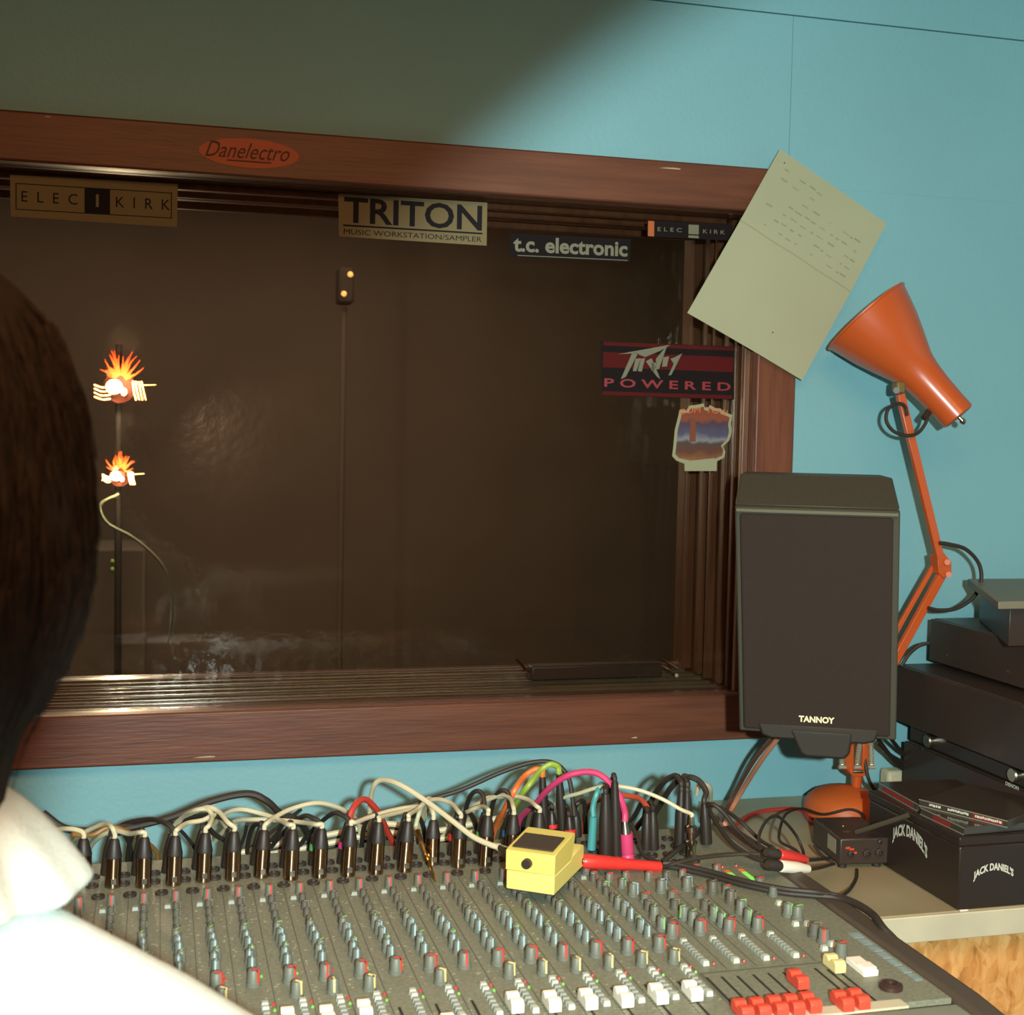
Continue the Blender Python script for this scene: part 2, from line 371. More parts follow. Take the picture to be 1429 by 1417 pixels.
# paint chips along the frame edge
chip = mat('chipped_plaster', (176, 160, 132), .8)
for (px, py, wd) in ((285, 1057, 30), (935, 235, 34), (66, 163, 8), (885, 1030, 10)):
    p = at(px, py, FY-.0006); ww = wd/2/FPX*1.95
    poly = [p+V(-ww, 0, -.0005), p+V(-ww*.3, 0, .0009), p+V(ww*.5, 0, .0014), p+V(ww, 0, .0006), p+V(ww*.9, 0, -.0008), p+V(-ww*.2, 0, -.0007)]
    obj('chip', MB().prism(poly, (0, .0004, 0)), chip, win)
# the live room beyond
LY0, LY1 = WY+TH+.0505, 5.0
struct('wall_live_room_back', MB().bx(-2.2, 3.4, LY1, LY1+.1, 0, 2.5), livem)
struct('wall_live_room_left', MB().bx(-2.3, -2.2, WY+TH, LY1, 0, 2.5), livem)
struct('wall_live_room_right', MB().bx(3.4, 3.5, WY+TH, LY1, 0, 2.5), livem)
struct('floor_live_room', MB().bx(-2.2, 3.4, WY+TH, LY1, -.06, 0), livef)
struct('ceiling_live_room', MB().bx(-2.2, 3.4, WY+TH, LY1, 2.5, 2.56), livem)

# ================================================================= STICKERS
SG = GY-.0006
ux, uz = V(1, 0, 0), V(0, 0, 1)
def rect_plate(name, cs, Y, M, parent=None, t=.0004, rr=.0, label=None, cat='sticker'):
    P = [at(x, y, Y) for x, y in cs]; mb = MB(); mb.prism([p-V(0, t, 0) for p in P], (0, t, 0))
    o = obj(name, mb, M, parent)
    if label: tag(o, label, cat)
    return o, P
def frame_of(P):   # P: tl, tr, br, bl
    c = sum(P, Vector())/4; X = ((P[1]-P[0])+(P[2]-P[3])).normalized(); Yd = -X.cross(V(0, -1, 0)); Yd = V(0, -1, 0).cross(X)
    return c-V(0, .0005, 0), X, Yd, ((P[1]-P[0]).length+(P[2]-P[3]).length)/2, ((P[0]-P[3]).length+(P[1]-P[2]).length)/2
# cream ELEC I KIRK
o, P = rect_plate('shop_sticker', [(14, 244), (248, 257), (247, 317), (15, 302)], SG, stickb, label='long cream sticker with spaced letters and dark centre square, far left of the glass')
c, X, Yd, W, H = frame_of(P)
def strip(nm, c, X, Yd, x0, x1, y0, y1, M, par, lift=.0002):
    mb = MB(); n = X.cross(Yd)
    mb.prism([c+X*x0+Yd*y0, c+X*x1+Yd*y0, c+X*x1+Yd*y1, c+X*x0+Yd*y1], n*lift); return obj(nm, mb, M, par)
strip('centre_square', c, X, Yd, -.018*W/.25-.0+.002, .018*W/.25+.004, -H*.30, H*.28, stickn, o)
for a, b in ((-.30, -.32), (.30, .28)): strip('border_line', c, X, Yd, -W*.47, W*.47, H*min(a, b), H*max(a, b), stickn, o, .0001)
for a in (-.47, .46): strip('border_line', c, X, Yd, W*a, W*(a+.006), -H*.3, H*.3, stickn, o, .0001)
text('lettering', 'E  L  E  C', stickn, o, c-X*W*.27, X, Yd, W*.33, H*.25)
text('lettering', 'K  I  R  K', stickn, o, c+X*W*.29, X, Yd, W*.33, H*.25)
text('lettering', 'I', stickb, o, c+X*.003-V(0, .0004, 0), X, Yd, .004, H*.3)
# orange oval
oc = at(348, 214, FY-.0006); ol = at(278, 209, FY-.0006); W = (at(418, 219, FY)-at(278, 209, FY)).length
X = V(1, 0, 0); Yd = uz
mb = MB(); pts = [oc+X*(W/2*math.cos(a))+Yd*(.0205*math.sin(a)) for a in [2*math.pi*i/32 for i in range(32)]]; mb.prism(pts, (0, .0005, 0))
o = obj('oval_sticker', mb, mat('sticker_orange', (176, 78, 34), .5)); tag(o, 'orange oval sticker with dark script lettering on the top board of the wooden frame', 'sticker')
text('lettering', 'Danelectro', mat('sticker_brown_ink', (70, 34, 26), .6), o, oc+Yd*.003-V(0, .0004, 0), X, Yd, W*.82, .022, shear=.35)
strip('underline', oc-V(0, .0002, 0), X, Yd, -W*.22, W*.22, -.0125, -.0105, MATS['sticker_brown_ink'], o)
# TRITON
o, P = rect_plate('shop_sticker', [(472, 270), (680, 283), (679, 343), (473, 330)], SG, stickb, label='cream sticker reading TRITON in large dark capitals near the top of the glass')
c, X, Yd, W, H = frame_of(P)
text('lettering', 'TRITON', stickn, o, c+Yd*H*.13, X, Yd, W*.93, H*.60, bold=.02)
strip('underline', c, X, Yd, -W*.47, W*.47, -H*.25, -H*.21, stickn, o)
text('small_lettering', 'MUSIC WORKSTATION/SAMPLER', stickn, o, c-Yd*H*.37, X, Yd, W*.93, H*.12)
# t.c. electronic
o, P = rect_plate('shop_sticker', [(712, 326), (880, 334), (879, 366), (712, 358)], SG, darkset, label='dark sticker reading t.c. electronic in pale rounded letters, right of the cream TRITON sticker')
c, X, Yd, W, H = frame_of(P)
text('lettering', 't.c. electronic', lsil, o, c+Yd*H*.06, X, Yd, W*.95, H*.68, bold=.03)
strip('underline', c, X, Yd, -W*.44, W*.48, -H*.45, -H*.42, lsil, o)
# small dark elec kirk
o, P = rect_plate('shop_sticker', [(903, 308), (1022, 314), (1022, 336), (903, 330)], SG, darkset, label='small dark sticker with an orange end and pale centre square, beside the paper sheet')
c, X, Yd, W, H = frame_of(P)
strip('centre_square', c, X, Yd, -W*.02, W*.10, -H*.22, H*.38, lsil, o); strip('centre_bar', c, X, Yd, -W*.02, W*.10, -H*.46, -H*.30, lsil, o)
strip('end_mark', c, X, Yd, -W*.49, -W*.42, -H*.48, H*.48, mat('print_orange', (170, 92, 44), .5), o)
text('lettering', 'E L E C', lsil, o, c-X*W*.24, X, Yd, W*.28, H*.25); text('lettering', 'K I R K', lsil, o, c+X*W*.28, X, Yd, W*.26, H*.25)
# PEAVEY POWERED
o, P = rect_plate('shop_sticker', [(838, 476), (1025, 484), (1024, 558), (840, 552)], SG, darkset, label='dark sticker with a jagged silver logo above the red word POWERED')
c, X, Yd, W, H = frame_of(P)
strip('red_band', c, X, Yd, -W*.49, W*.49, H*.02, H*.30, pred, o); strip('red_band', c, X, Yd, -W*.49, W*.49, H*.42, H*.49, pred, o); strip('red_band', c, X, Yd, -W*.49, W*.49, -H*.49, -H*.42, pred, o)
text('lettering', 'P O W E R E D', lred, o, c-Yd*H*.26, X, Yd, W*.95, H*.16, bold=.02)
lg = MB(); n = V(0, -1, 0)
def zz(x, y): return at(820+x/4.928, 440+y/4.928, SG-.0009)
for poly in ([(210, 268), (570, 203), (500, 245), (395, 288), (330, 262)], [(305, 262), (350, 255), (262, 425), (228, 440)],
             [(330, 300), (365, 296), (335, 385), (310, 385)], [(365, 300), (395, 296), (372, 388), (345, 385)],
             [(400, 318), (440, 296), (500, 440), (478, 425)], [(470, 300), (548, 205), (490, 372), (470, 372)],
             [(440, 330), (475, 325), (458, 385), (438, 380)], [(520, 290), (560, 283), (545, 352), (512, 355)], [(570, 300), (600, 290), (650, 262), (575, 412), (555, 415), (592, 335)]):
    lg.prism([zz(*q) for q in poly], n*.0003)
obj('logo', lg, lsil, o)
# hand shaped sticker
hz_ = [(625, 690), (632, 652), (680, 655), (700, 622), (745, 618), (800, 607), (803, 632), (830, 640), (840, 618), (880, 640), (915, 642), (930, 662), (998, 688), (985, 740), (992, 800), (975, 860), (930, 905), (948, 940), (940, 980), (890, 1005), (888, 1072), (668, 1072), (666, 1022), (610, 1000), (582, 970), (590, 900), (600, 790)]
mb = MB(); mb.prism([zz(*q) for q in hz_], (0, .0004, 0)); o = obj('souvenir_sticker', mb, mat('sticker_white_edge', (142, 146, 116), .6)); tag(o, 'white edged cut out sticker with a small orange and blue landscape, below the POWERED sticker', 'sticker')
ctr = zz(790, 830); mb = MB()
mb.prism([ctr+(zz(*q)-ctr)*.90-V(0, .0004, 0) for q in hz_[:20]+[(880, 1000), (700, 1020)]+hz_[23:]], (0, .0003, 0)); obj('printed_picture', mb, handm, o)
tw = MB(); tw.prism([zz(*q)-V(0, .0006, 0) for q in ((705, 715), (745, 715), (742, 870), (700, 870))], (0, .0002, 0)); obj('printed_tower', tw, mat('print_rust', (112, 60, 36), .5), o)
text('lettering', 'DOM  TOW', mat('print_pale_orange', (200, 110, 60), .5), o, zz(800, 672)-V(0, .0008, 0), V(1, 0, 0), uz, (zz(970, 680)-zz(640, 680)).length, .009, arc=.005)
# ================================================================= PAPER SHEET
PY = FY-.006
pc = [at(1088, 208, PY), at(1237, 312, PY), at(1118, 531, PY), at(958, 437, PY)]
o_, Xp, Yp, W, H = (sum(pc, Vector())/4, (pc[1]-pc[0]).normalized(), (pc[0]-pc[3]).normalized(), 0, 0)
mb = MB(); nx, ny = 8, 12; k0 = 0
def psheet(u, v, lift=0):
    p = pc[3].lerp(pc[2], u).lerp(pc[0].lerp(pc[1], u), v)
    b = -.004*math.sin(math.pi*u)*(1-v)*.8 - .003*abs(v-.58)*0 - .0035*(1-abs(v-.55)/.55) - .003*(1-v)
    return p+V(0, b-lift, 0)
for s_ in (0, .0003):
    for j in range(ny+1):
        for i in range(nx+1): mb.v.append(psheet(i/nx, j/ny, s_))
L = (nx+1)*(ny+1)
for j in range(ny):
    for i in range(nx):
        a = j*(nx+1)+i; mb.face([a, a+1, a+nx+2, a+nx+1]); mb.face([L+a, L+a+nx+1, L+a+nx+2, L+a+1])
for i in range(nx):
    for a in (i, ny*(nx+1)+i): mb.face([a, a+1, L+a+1, L+a])
for j in range(ny):
    for a in (j*(nx+1), j*(nx+1)+nx): mb.face([a, a+nx+1, L+a+nx+1, L+a])
paper = tag(obj('paper_sheet', mb, paperm), 'tilted cream paper sheet with faint writing, pinned over the window frame corner', 'paper')
cm = MB()
for q in range(16):
    u0, u1 = q/16, (q+1)/16
    cm.add([psheet(u0, .557+.0015*math.sin(q), .0006), psheet(u1, .557+.0015*math.sin(q+1), .0006), psheet(u1, .562+.0015*math.sin(q+1), .0006), psheet(u0, .562+.0015*math.sin(q), .0006)], [(0, 1, 2, 3)])
obj('crease', cm, creasem, paper)
random.seed(3); im = MB()
for row in range(7):
    v = .92-row*.052; u = .10+.02*random.random()
    while u < (.9 if row > 1 else .55):
        l_ = random.uniform(.015, .06)
        if random.random() < .62:
            hh = random.uniform(.004, .009); vv = v+random.uniform(-.004, .004)
            im.add([psheet(u, vv, .0006), psheet(u+l_, vv, .0006), psheet(u+l_, vv+hh, .0006), psheet(u, vv+hh, .0006)], [(0, 1, 2, 3)])
        u += l_+random.uniform(.01, .05)
obj('handwriting', im, inkm, paper)
pinm = mat('pin_dark', (70, 60, 44), .4)
for u, v in ((.08, .95), (.62, .14)): obj('pin', MB().sph(psheet(u, v, .0012), .0012, 8, 6), pinm, paper)

# ================================================================= BAR BETWEEN THE PANES
zs = iz0+.0115
a = at(742, 963, 0+WY+.1); 
by = WY+.098
def sx_at(px, Y): return at(px, 950, Y).x
bar = thing('lighting_bar', (sx_at(835, by), by, zs), 'dark bar with bright metal ends lying on the window sill between the panes', 'bar')
x0, x1 = sx_at(738, by), sx_at(920, by)
obj('bar_body', MB().bx(x0, x1, by-.014, by+.014, zs, zs+.024), blackm, bar, bevel=.003)
obj('end_clip', MB().tube([V(x0-.001, by, zs+.012), V(x0-.008, by+.006, zs+.02), V(x0-.016, by+.02, zs+.03)], .0025), chrome, bar)
obj('end_clip', MB().tube([V(x1+.001, by-.004, zs+.018), V(x1+.012, by-.010, zs+.012), V(x1+.022, by-.018, zs+.004)], .0022), chrome, bar)
obj('end_clip', MB().tube([V(x1+.006, by+.012, zs+.026), V(x1+.018, by+.004, zs+.02), V(x1+.032, by-.004, zs+.012)], .0022), chrome, bar)
obj('end_ball', MB().sph(V(x1+.023, by-.019, zs+.0035), .0034, 12, 8), whitep, bar)

# ================================================================= LAMPS SEEN THROUGH THE GLASS
bulbm = mat('warm_bulb', (255, 190, 110), .4, emit=3); ledgm = mat('green_led_glow', (150, 190, 90), .4, emit=.7)
q = at(484, 398, 4.5); rkm = mat('live_black', (98, 86, 74), .8)
rk = thing('indicator_stand', (q.x, 4.56, 0), 'thin dark stand in the live room carrying two small amber lights', 'stand')
obj('box', MB().bx(q.x-.026, q.x+.026, 4.5, 4.6, q.z-.06, q.z+.06), mat('indicator_box_brown', (64, 54, 46), .8), rk, bevel=.01)
obj('pole', MB().cyl((q.x, 4.56, .02), (q.x, 4.56, q.z-.0701), .010, n=10), rkm, rk)
obj('foot_plate', MB().lathe([(.16, 0), (.16, .012), (.02, .02)], 20, (q.x, 4.56, .001)), rkm, rk)
for px, py in ((489, 383), (480, 410)):
    p = at(px, py, 4.496); obj('amber_light', MB().sph(p, .0095, 12, 8), bulbm, rk)
rg = thing('effects_rack', (at(156, 790, 4.2).x, 4.3, 0), 'low dark rack unit in the live room with two tiny green lights', 'rack')
q = at(156, 788, 4.2); obj('cabinet', MB().bx(q.x-.16, q.x+.10, 4.2, 4.5, .001, q.z+.05), rkm, rg, bevel=.01)
for py in (783, 794): obj('green_light', MB().sph(at(157, py, 4.197), .0055, 12, 8), ledgm, rg)
# stand with two glowing lamps in foil collars
LYY = 3.5
ls = thing('lamp_stand', (at(166, 600, LYY).x, LYY+.1, 0), 'dark stand in the live room with two glowing bare lamps, one above the other', 'lamp')
top = at(166, 480, LYY+.1)
obj('pole', MB().cyl((top.x, LYY+.1, .02), top, .010, .009, 12), mat('stand_black', (34, 28, 24), .7), ls)
obj('foot_plate', MB().lathe([(.18, 0), (.18, .012), (.02, .02)], 24, (top.x, LYY+.1, .001)), rkm, ls)
corem = mat('lamp_core', (255, 226, 176), .4, emit=9); foilm = mat('copper_foil', (96, 42, 24), .5, .3, bump=.5, bs=60)
glowm = mat('slat_glow', (255, 190, 128), .4, emit=1.6); orgl = mat('amber_glow', (196, 66, 26), .3, emit=.55)
def par(px, py, k, nsl):
    p = at(px, py, LYY); random.seed(int(px+py))
    hd = obj('lamp_head', MB().lathe([(.02*k, .05), (.034*k, .045), (.040*k, .02), (.036*k, .024), (.02*k, .034)], 20, p+V(.0, .015, -.004), (0, 1, 0)), foilm, ls)
    obj('bulb', MB().sph(p+V(-.012*k, 0, -.004*k), (.021*k, .018*k, .019*k), 16, 10), corem, hd)
    obj('bulb', MB().sph(p+V(.012*k, .004, -.016*k), (.008*k, .008*k, .010*k), 12, 8), corem, hd)
    f = MB()
    for i in range(26):
        a_ = math.pi*(.10+.80*i/25)+random.uniform(-.1, .1); L = random.uniform(.030, .085)*k; c_ = p+V(.004, .012, .010*k); d_ = V(math.cos(a_)*.8, 0, math.sin(a_)); n_ = V(-d_.z, 0, d_.x)
        f.tube([c_+d_*.016*k, c_+d_*L*.6+n_*random.uniform(-.006, .006), c_+d_*L], .0045*k, 5, 3, r1=.0008)
    obj('glow_petals', f, orgl, hd)  # the lamp's orange glow, shaped as emissive petals
    f = MB()
    for i in range(nsl):
        z = -.004-.010*i; f.tube([p+V(-.020, 0, z*k), p+V(-.040*k, 0, z*k-.003), p+V(-.060*k, 0, z*k+.004)], .0022, 5, 3)
        f.tube([p+V((.034+.007*i)*k, 0, .012*k), p+V((.036+.008*i)*k, 0, -.012*k), p+V((.042+.008*i)*k, 0, -.036*k)], .0022, 5, 3)
    f.tube([p+V(.05*k, 0, .002), p+V(.09*k, 0, .004)], .0014, 5, 1)
    obj('slats', f, glowm, hd)  # lamplight on the slats, put in as emission
    return p
pA = par(166, 538, 1.0, 4); pB = par(166, 663, .68, 3)
for p, e in ((pA, 14), (pB, 9)): lamp_obj('lamp_light', 'POINT', p+V(0, -.03, 0), e, (1, .85, .6), shadow_soft_size=.02)
ms = [at(x, y, LYY) for x, y in ((166, 690), (140, 705), (150, 730), (185, 750), (215, 775), (232, 800), (240, 840), (236, 900))]
obj('cable', MB().tube(ms, .004, 8, 6), mat('dull_grey_cable', (92, 96, 76), .6), ls)

# ================================================================= SHELF BENCH
SZ = CZ-.59; SX0 = .842
shf = thing('workbench', (1.4, 1.7, 0), 'cream laminate bench with a chipboard front, against the blue wall', 'bench')
obj('worktop', MB().bx(SX0, RX1-.002, 1.432, WY-.001, SZ-.034, SZ), shelfm, shf, bevel=.002)
obj('edge_strip', MB().bx(SX0, RX1-.002, 1.426, 1.4316, SZ-.034, SZ-.0005), shelfe, shf, bevel=.0015)
obj('front_panel', MB().bx(SX0+.01, RX1-.002, 1.46, 1.478, 0.001, SZ-.0345), osbm, shf)
obj('side_panel', MB().bx(SX0+.01, SX0+.028, 1.4785, WY-.001, 0.001, SZ-.0345), osbm, shf)
obj('putty_mark', MB().box(atz(1345, 1272, SZ)+V(0, 0, .001), (.012, .004, .002)), whitep, shf, bevel=.0009)

# ================================================================= MIXING CONSOLE
DZ = CZ-.49
def dk(px, py, h=0): return atz(px, py, DZ+h)
con = thing('mixing_console', (.1, 1.2, DZ-.10), 'large grey mixing console covered in knobs and faders, in front of the window', 'mixer')
PX0, PX1, PYF, PYB = -.56, .676, 1.000, 1.517
obj('chassis', MB().bx(PX0+.001, PX1-.001, .90, PYB-.004, DZ-.10, DZ-.0065), blackm, con)
obj('control_panel', MB().bx(PX0, PX1, PYF, PYB, DZ-.006, DZ), panelm, con, bevel=.001)
cheek = [V(PX1+.0005, .885, DZ-.105), V(PX1+.0005, .885, DZ-.03), V(PX1+.0005, .91, DZ-.002), V(PX1+.0005, 1.0, DZ+.003), V(PX1+.0005, 1.2, DZ+.003), V(PX1+.0005, 1.42, DZ+.001), V(PX1+.0005, 1.522, DZ-.001), V(PX1+.0005, 1.522, DZ-.105)]
obj('side_cheek', MB().prism(cheek, (.028, 0, 0)), mat('console_cheek', (70, 62, 52), .5), con, bevel=.006, seg=3)
obj('side_cheek', MB().prism([p+V(PX0-PX1-.029, 0, 0) for p in cheek], (.028, 0, 0)), MATS['console_cheek'], con, bevel=.006, seg=3)
obj('armrest', MB().bx(PX0, PX1, .895, PYF-.009, DZ-.02, DZ+.001), restm, con, bevel=.006, seg=3)
obj('trim_strip', MB().bx(.0, .628, PYF-.0085, PYF+.006, DZ-.001, DZ+.0012), creams, con)
PITCH = .0316
def chx(j): return .2395+PITCH*j
JS = list(range(-13, 8))
# panel lines between the strips
ln = MB()
for j in range(-14, 8):
    x = chx(j)+PITCH/2; ln.bx(x-.0004, x+.0004, 1.008, 1.41, DZ, DZ+.0003)
for k in range(1, 5):
    x = chx(7)+PITCH/2+k*.030; ln.bx(x-.0004, x+.0004, 1.10, 1.33, DZ, DZ+.0003)
ln.bx(.478, .60, 1.094, 1.096, DZ, DZ+.0003); ln.bx(.478, .4795, 1.01, 1.094, DZ, DZ+.0003)
tag(obj('panel_lines', ln, linem, con), kind='stuff')
# silk screened scales and legends, as printed ticks
pr_ = MB(); random.seed(11)
for j in JS:
    for k in range(34):
        x = chx(j)+random.choice((-.0125, -.0105, .0115, .013, .009)); y = random.uniform(1.03, 1.385)
        w_ = random.uniform(.0008, .0028); pr_.bx(x-w_/2, x+w_/2, y-.0004, y+.0004, DZ, DZ+.0002)
for j in JS:
    for k in range(12):
        y = 1.065-k*.006; pr_.bx(chx(j)-.019+.002, chx(j)-.0155+.002, y-.0003, y+.0003, DZ, DZ+.0002)
tag(obj('printed_legends', pr_, mat('legend_pale', (160, 164, 138), .6), con), kind='stuff')
def knob_mesh(col, r, h, body=knobm):
    b = MB(); b.lathe([(r*1.12, 0), (r*1.12, h*.16), (r*.98, h*.2), (r*.86, h*.94), (r*.74, h)], 12)
    b.cur = 1; b.bx(-r*.15, r*.15, -r*1.02, r*.2, h*.90, h+.0007)
    b.hexa([V(-r*.15, -r*1.06, h*.2), V(r*.15, -r*1.06, h*.2), V(r*.15, -r*.7, h*.2), V(-r*.15, -r*.7, h*.2)], [V(-r*.15, -r*.96, h+.0006), V(r*.15, -r*.96, h+.0006), V(r*.15, -r*.6, h+.0006), V(-r*.15, -r*.6, h+.0006)])
    return b.mesh('knob_'+col, [body, pm[col]])
KM = {}
def knob(name, col, x, y, r, h, rz, body=knobm):
    key = (col, r, h, body.name)
    if key not in KM: KM[key] = knob_mesh(col, r, h, body)
    inst(name, KM[key], con, V(x, y, DZ+.0002), rz)
def btn_mesh(M, w_, l_, h): 
    b = MB(); b.hexa([V(-w_/2, -l_/2, 0), V(w_/2, -l_/2, 0), V(w_/2, l_/2, 0), V(-w_/2, l_/2, 0)], [V(-w_*.42, -l_*.42, h), V(w_*.42, -l_*.42, h), V(w_*.42, l_*.42, h), V(-w_*.42, l_*.42, h)]); return b.mesh('button', M)
bm_pale, bm_grey = btn_mesh(btnm, .0062, .0056, .0045), btn_mesh(btng, .0062, .0056, .0035)
ledmesh = {c: (lambda b: b.mesh('led', M))(MB().lathe([(.0016, 0), (.0016, .001), (.0008, .0022)], 8)) for c, M in (('r', ledr), ('g', ledg))}
def cap_mesh(M, name):
    b = MB(); w_ = .0068
    pf = [(-.0155, 0), (-.0155, .009), (-.012, .0125), (-.0055, .0125), (-.0015, .0088), (.0015, .0088), (.0055, .0125), (.012, .0125), (.0155, .009), (.0155, 0)]
    b.prism([V(-w_, y, z) for y, z in pf], (2*w_, 0, 0)); return b.mesh(name, M, sharp=30)
CM = {'red': cap_mesh(faderr, 'fader_cap_red'), 'white': cap_mesh(faderw, 'fader_cap_white'), 'cream': cap_mesh(fadery, 'fader_cap_cream')}
slot = MB().bx(-.0012, .0012, -.078, 0, 0, .0004).mesh('fader_slot', slotm)
def cap(col, x, y, lab=None):
    o = inst('fader_cap', CM[col], con, V(x, y, DZ+.0012))
    o.scale = (.80, .80, .86)
    b = o.modifiers.new('b', 'BEVEL'); b.width = .0008; b.segments = 2; b.limit_method = 'ANGLE'
    if lab: o['label'] = lab
random.seed(5)
for j in JS:
    x = chx(j)
    if x < PX0+.02: continue
    rj = lambda s_=.3: random.uniform(-s_, s_)
    rows = [('gain_knob', 'red', 0, 1.377, .0048, .012, rj()), ('aux_knob', 'dark', 0, 1.352, .0038, .0085, 2+rj(1)), ('aux_knob', 'dark', 0, 1.330, .0038, .0085, 2+rj(1)),
            ('aux_knob', 'dark', 0, 1.309, .0038, .0085, 2+rj(1)), ('aux_knob', 'dark', 0, 1.288, .0038, .0085, 2+rj(1)),
            ('equaliser_knob', 'green', -.001, 1.268, .0045, .012, 2.4+rj(.5)), ('equaliser_knob', 'blue', 0, 1.2505, .0045, .0125, rj()+random.choice((0, 0, .4))),
            ('equaliser_knob', 'blue', .001, 1.2345, .0045, .0125, rj()), ('equaliser_knob', 'green', .003, 1.2185, .0042, .011, random.choice((2.5, 0))+rj()),
            ('equaliser_knob', 'blue', 0, 1.2035, .0045, .0125, rj()), ('equaliser_knob', 'blue', .001, 1.1865, .0045, .0125, rj()),
            ('pan_knob', 'red', 0, 1.1535, .0060, .0145, random.choice((.9, .8, .15, 1.0))+rj(.1))]
    if j in (-3, 0, 2, 3, 4, 5, 6, 7) or j % 2 == 0: rows.append(('solo_knob', 'yellow', .003, 1.1235, .0054, .0135, random.choice((.2, .8, .0))+rj(.1)))
    for nm, c_, dx, y, r, h, rz in rows:
        knob(nm, c_, x+dx, y, r, h, rz, knobd if c_ == 'dark' else knobm)
    inst('signal_light', ledmesh['g'] if j % 3 else ledmesh['r'], con, V(x+.008, 1.170, DZ)); 
    inst('signal_light', ledmesh['r'], con, V(x+.014, 1.110, DZ)); inst('signal_light', ledmesh['g'], con, V(x+.014, 1.098, DZ))
    for k in range(8):
        inst('push_button', bm_pale if k in (0, 1, 7) else bm_grey, con, V(x+.0065, 1.108-k*.0082, DZ))
    inst('push_button', bm_grey, con, V(x-.0085, 1.362, DZ))
    inst('fader_slot', slot, con, V(x-.0095, 1.083, DZ))
for px, py in ((415, 1412), (462, 1410), (516, 1402), (720, 1391), (768, 1390), (818, 1387), (866, 1384), (911, 1380), (957, 1376)):
    p = dk(px, py, .009); j = round((p.x+.0095-.2395)/PITCH); cap('white', chx(j)-.0095, p.y-.004)
for j in (-2, -1, 0): cap('white', chx(j)-.0095, 1.030)
# group strips
for gi, (px, py) in enumerate(((949, 1295), (990, 1291), (1030, 1289), (1067, 1287))):
    p = dk(px, py, .008); x = .4855+.0298*gi
    knob('pan_knob', 'red', x, p.y-.002, .0060, .0145, .9)
    for k in range(9):
        inst('push_button', bm_pale if k in (0, 8) else bm_grey, con, V(.4905+.0305*gi, 1.166-k*.0066, DZ))
    inst('signal_light', ledmesh['r'], con, V(.4905+.0305*gi+.008, 1.112, DZ))
for px, py, c_, r, rz in ((914, 1272, 'green', .0055, 2.6), (924, 1287, 'green', .0055, 0), (955, 1272, 'green', .0055, -1.2), (967, 1279, 'green', .0055, 2.2),
                          (997, 1272, 'green', .0055, 0), (1008, 1281, 'green', .0055, 0), (1034, 1264, 'green', .0055, 1.6), (1045, 1276, 'green', .0055, 0),
                          (938, 1291, 'dark', .0052, 2), (978, 1287, 'dark', .0052, 2), (1019, 1287, 'dark', .0052, 1.4), (1056, 1283, 'dark', .0052, 2),
                          (884, 1240, 'blue', .0055, .8), (923, 1235, 'blue', .0055, 1.6), (959, 1232, 'blue', .0055, 1.6), (995, 1237, 'dark', .0055, 2), (1020, 1250, 'dark', .0055, 1),
                          (900, 1252, 'red', .005, 1.7), (938, 1249, 'red', .005, 1.6), (976, 1245, 'red', .005, 1.6), (1014, 1241, 'red', .005, 1.6),
                          (905, 1262, 'dark', .005, 1), (942, 1261, 'dark', .005, 1), (984, 1262, 'dark', .005, 1), (1060, 1230, 'red', .005, 1.7), (1079, 1243, 'green', .005, 1.6),
                          (1100, 1268, 'green', .0058, .3), (1113, 1272, 'green', .0058, 1.7), (1137, 1296, 'dark', .0062, 1.5), (1150, 1304, 'red', .0062, -.5), (1174, 1324, 'red', .0062, 1.8),
                          (868, 1232, 'green', .004, 1.2), (845, 1236, 'green', .004, 1.2), (905, 1222, 'red', .004, 1.5), (850, 1224, 'red', .004, 1.5), (828, 1222, 'red', .004, 1.5), (873, 1222, 'red', .004, 1.5), (930, 1222, 'dark', .004, 1.5), (952, 1219, 'red', .004, 1.5), (970, 1212, 'red', .004, 1.5), (1000, 1212, 'red', .004, 1.5)):
    h = .014 if r > .005 else .010; p = dk(px, py, h*.6); knob('master_knob', c_, p.x, p.y, r, h, rz, knobd if c_ == 'dark' else knobm)
for px, py in ((1087, 1259), (1127, 1288), (1161, 1316), (1110, 1288), (1150, 1322)):
    p = dk(px, py, .003); inst('push_button', bm_pale, con, V(p.x, p.y, DZ))
# master faders
for px, py in ((985, 1364), (1007, 1364), (1029, 1363), (1051, 1361), (1072, 1359), (1093, 1358), (1137, 1352), (1155, 1354), (1172, 1357)):
    p = dk(px, py); inst('fader_slot', slot, con, V(p.x, min(p.y, 1.086), DZ))
for px, py in ((1035, 1403), (1059, 1401), (1083, 1398), (1106, 1396), (1129, 1393), (1174, 1391), (1196, 1388)):
    p = dk(px, py, .009); cap('red', p.x, p.y-.002)
for px, py, c_ in ((1112, 1361, 'red'), (1163, 1339, 'cream')):
    p = dk(px, py, .009); cap(c_, p.x, p.y-.002, c_+' fader cap standing apart from the row')
p = dk(1202, 1347, .004); wb_ = MB().bx(p.x-.0075, p.x+.0075, p.y-.018, p.y+.016, DZ, DZ+.006); wb_.bx(p.x-.007, p.x+.007, p.y-.016, p.y-.002, DZ+.006, DZ+.008); tag(obj('talkback_switch', wb_, faderw, con, bevel=.001), 'white flat talkback switch')
p = dk(1243, 1380, .0); sk = MB().lathe([(.0105, 0), (.0105, .004), (.008, .005), (.008, .0055), (.005, .0055), (.005, .003)], 20, p); obj('headphone_socket', sk, mat('socket_brown', (58, 40, 34), .4), con)
lb = MB(); 
for k in range(7): lb.bx(.661+.0006*k, .672, 1.143-k*.0172, 1.157-k*.0172, DZ, DZ+.0004)
obj('label_strip', lb, tapem, con)
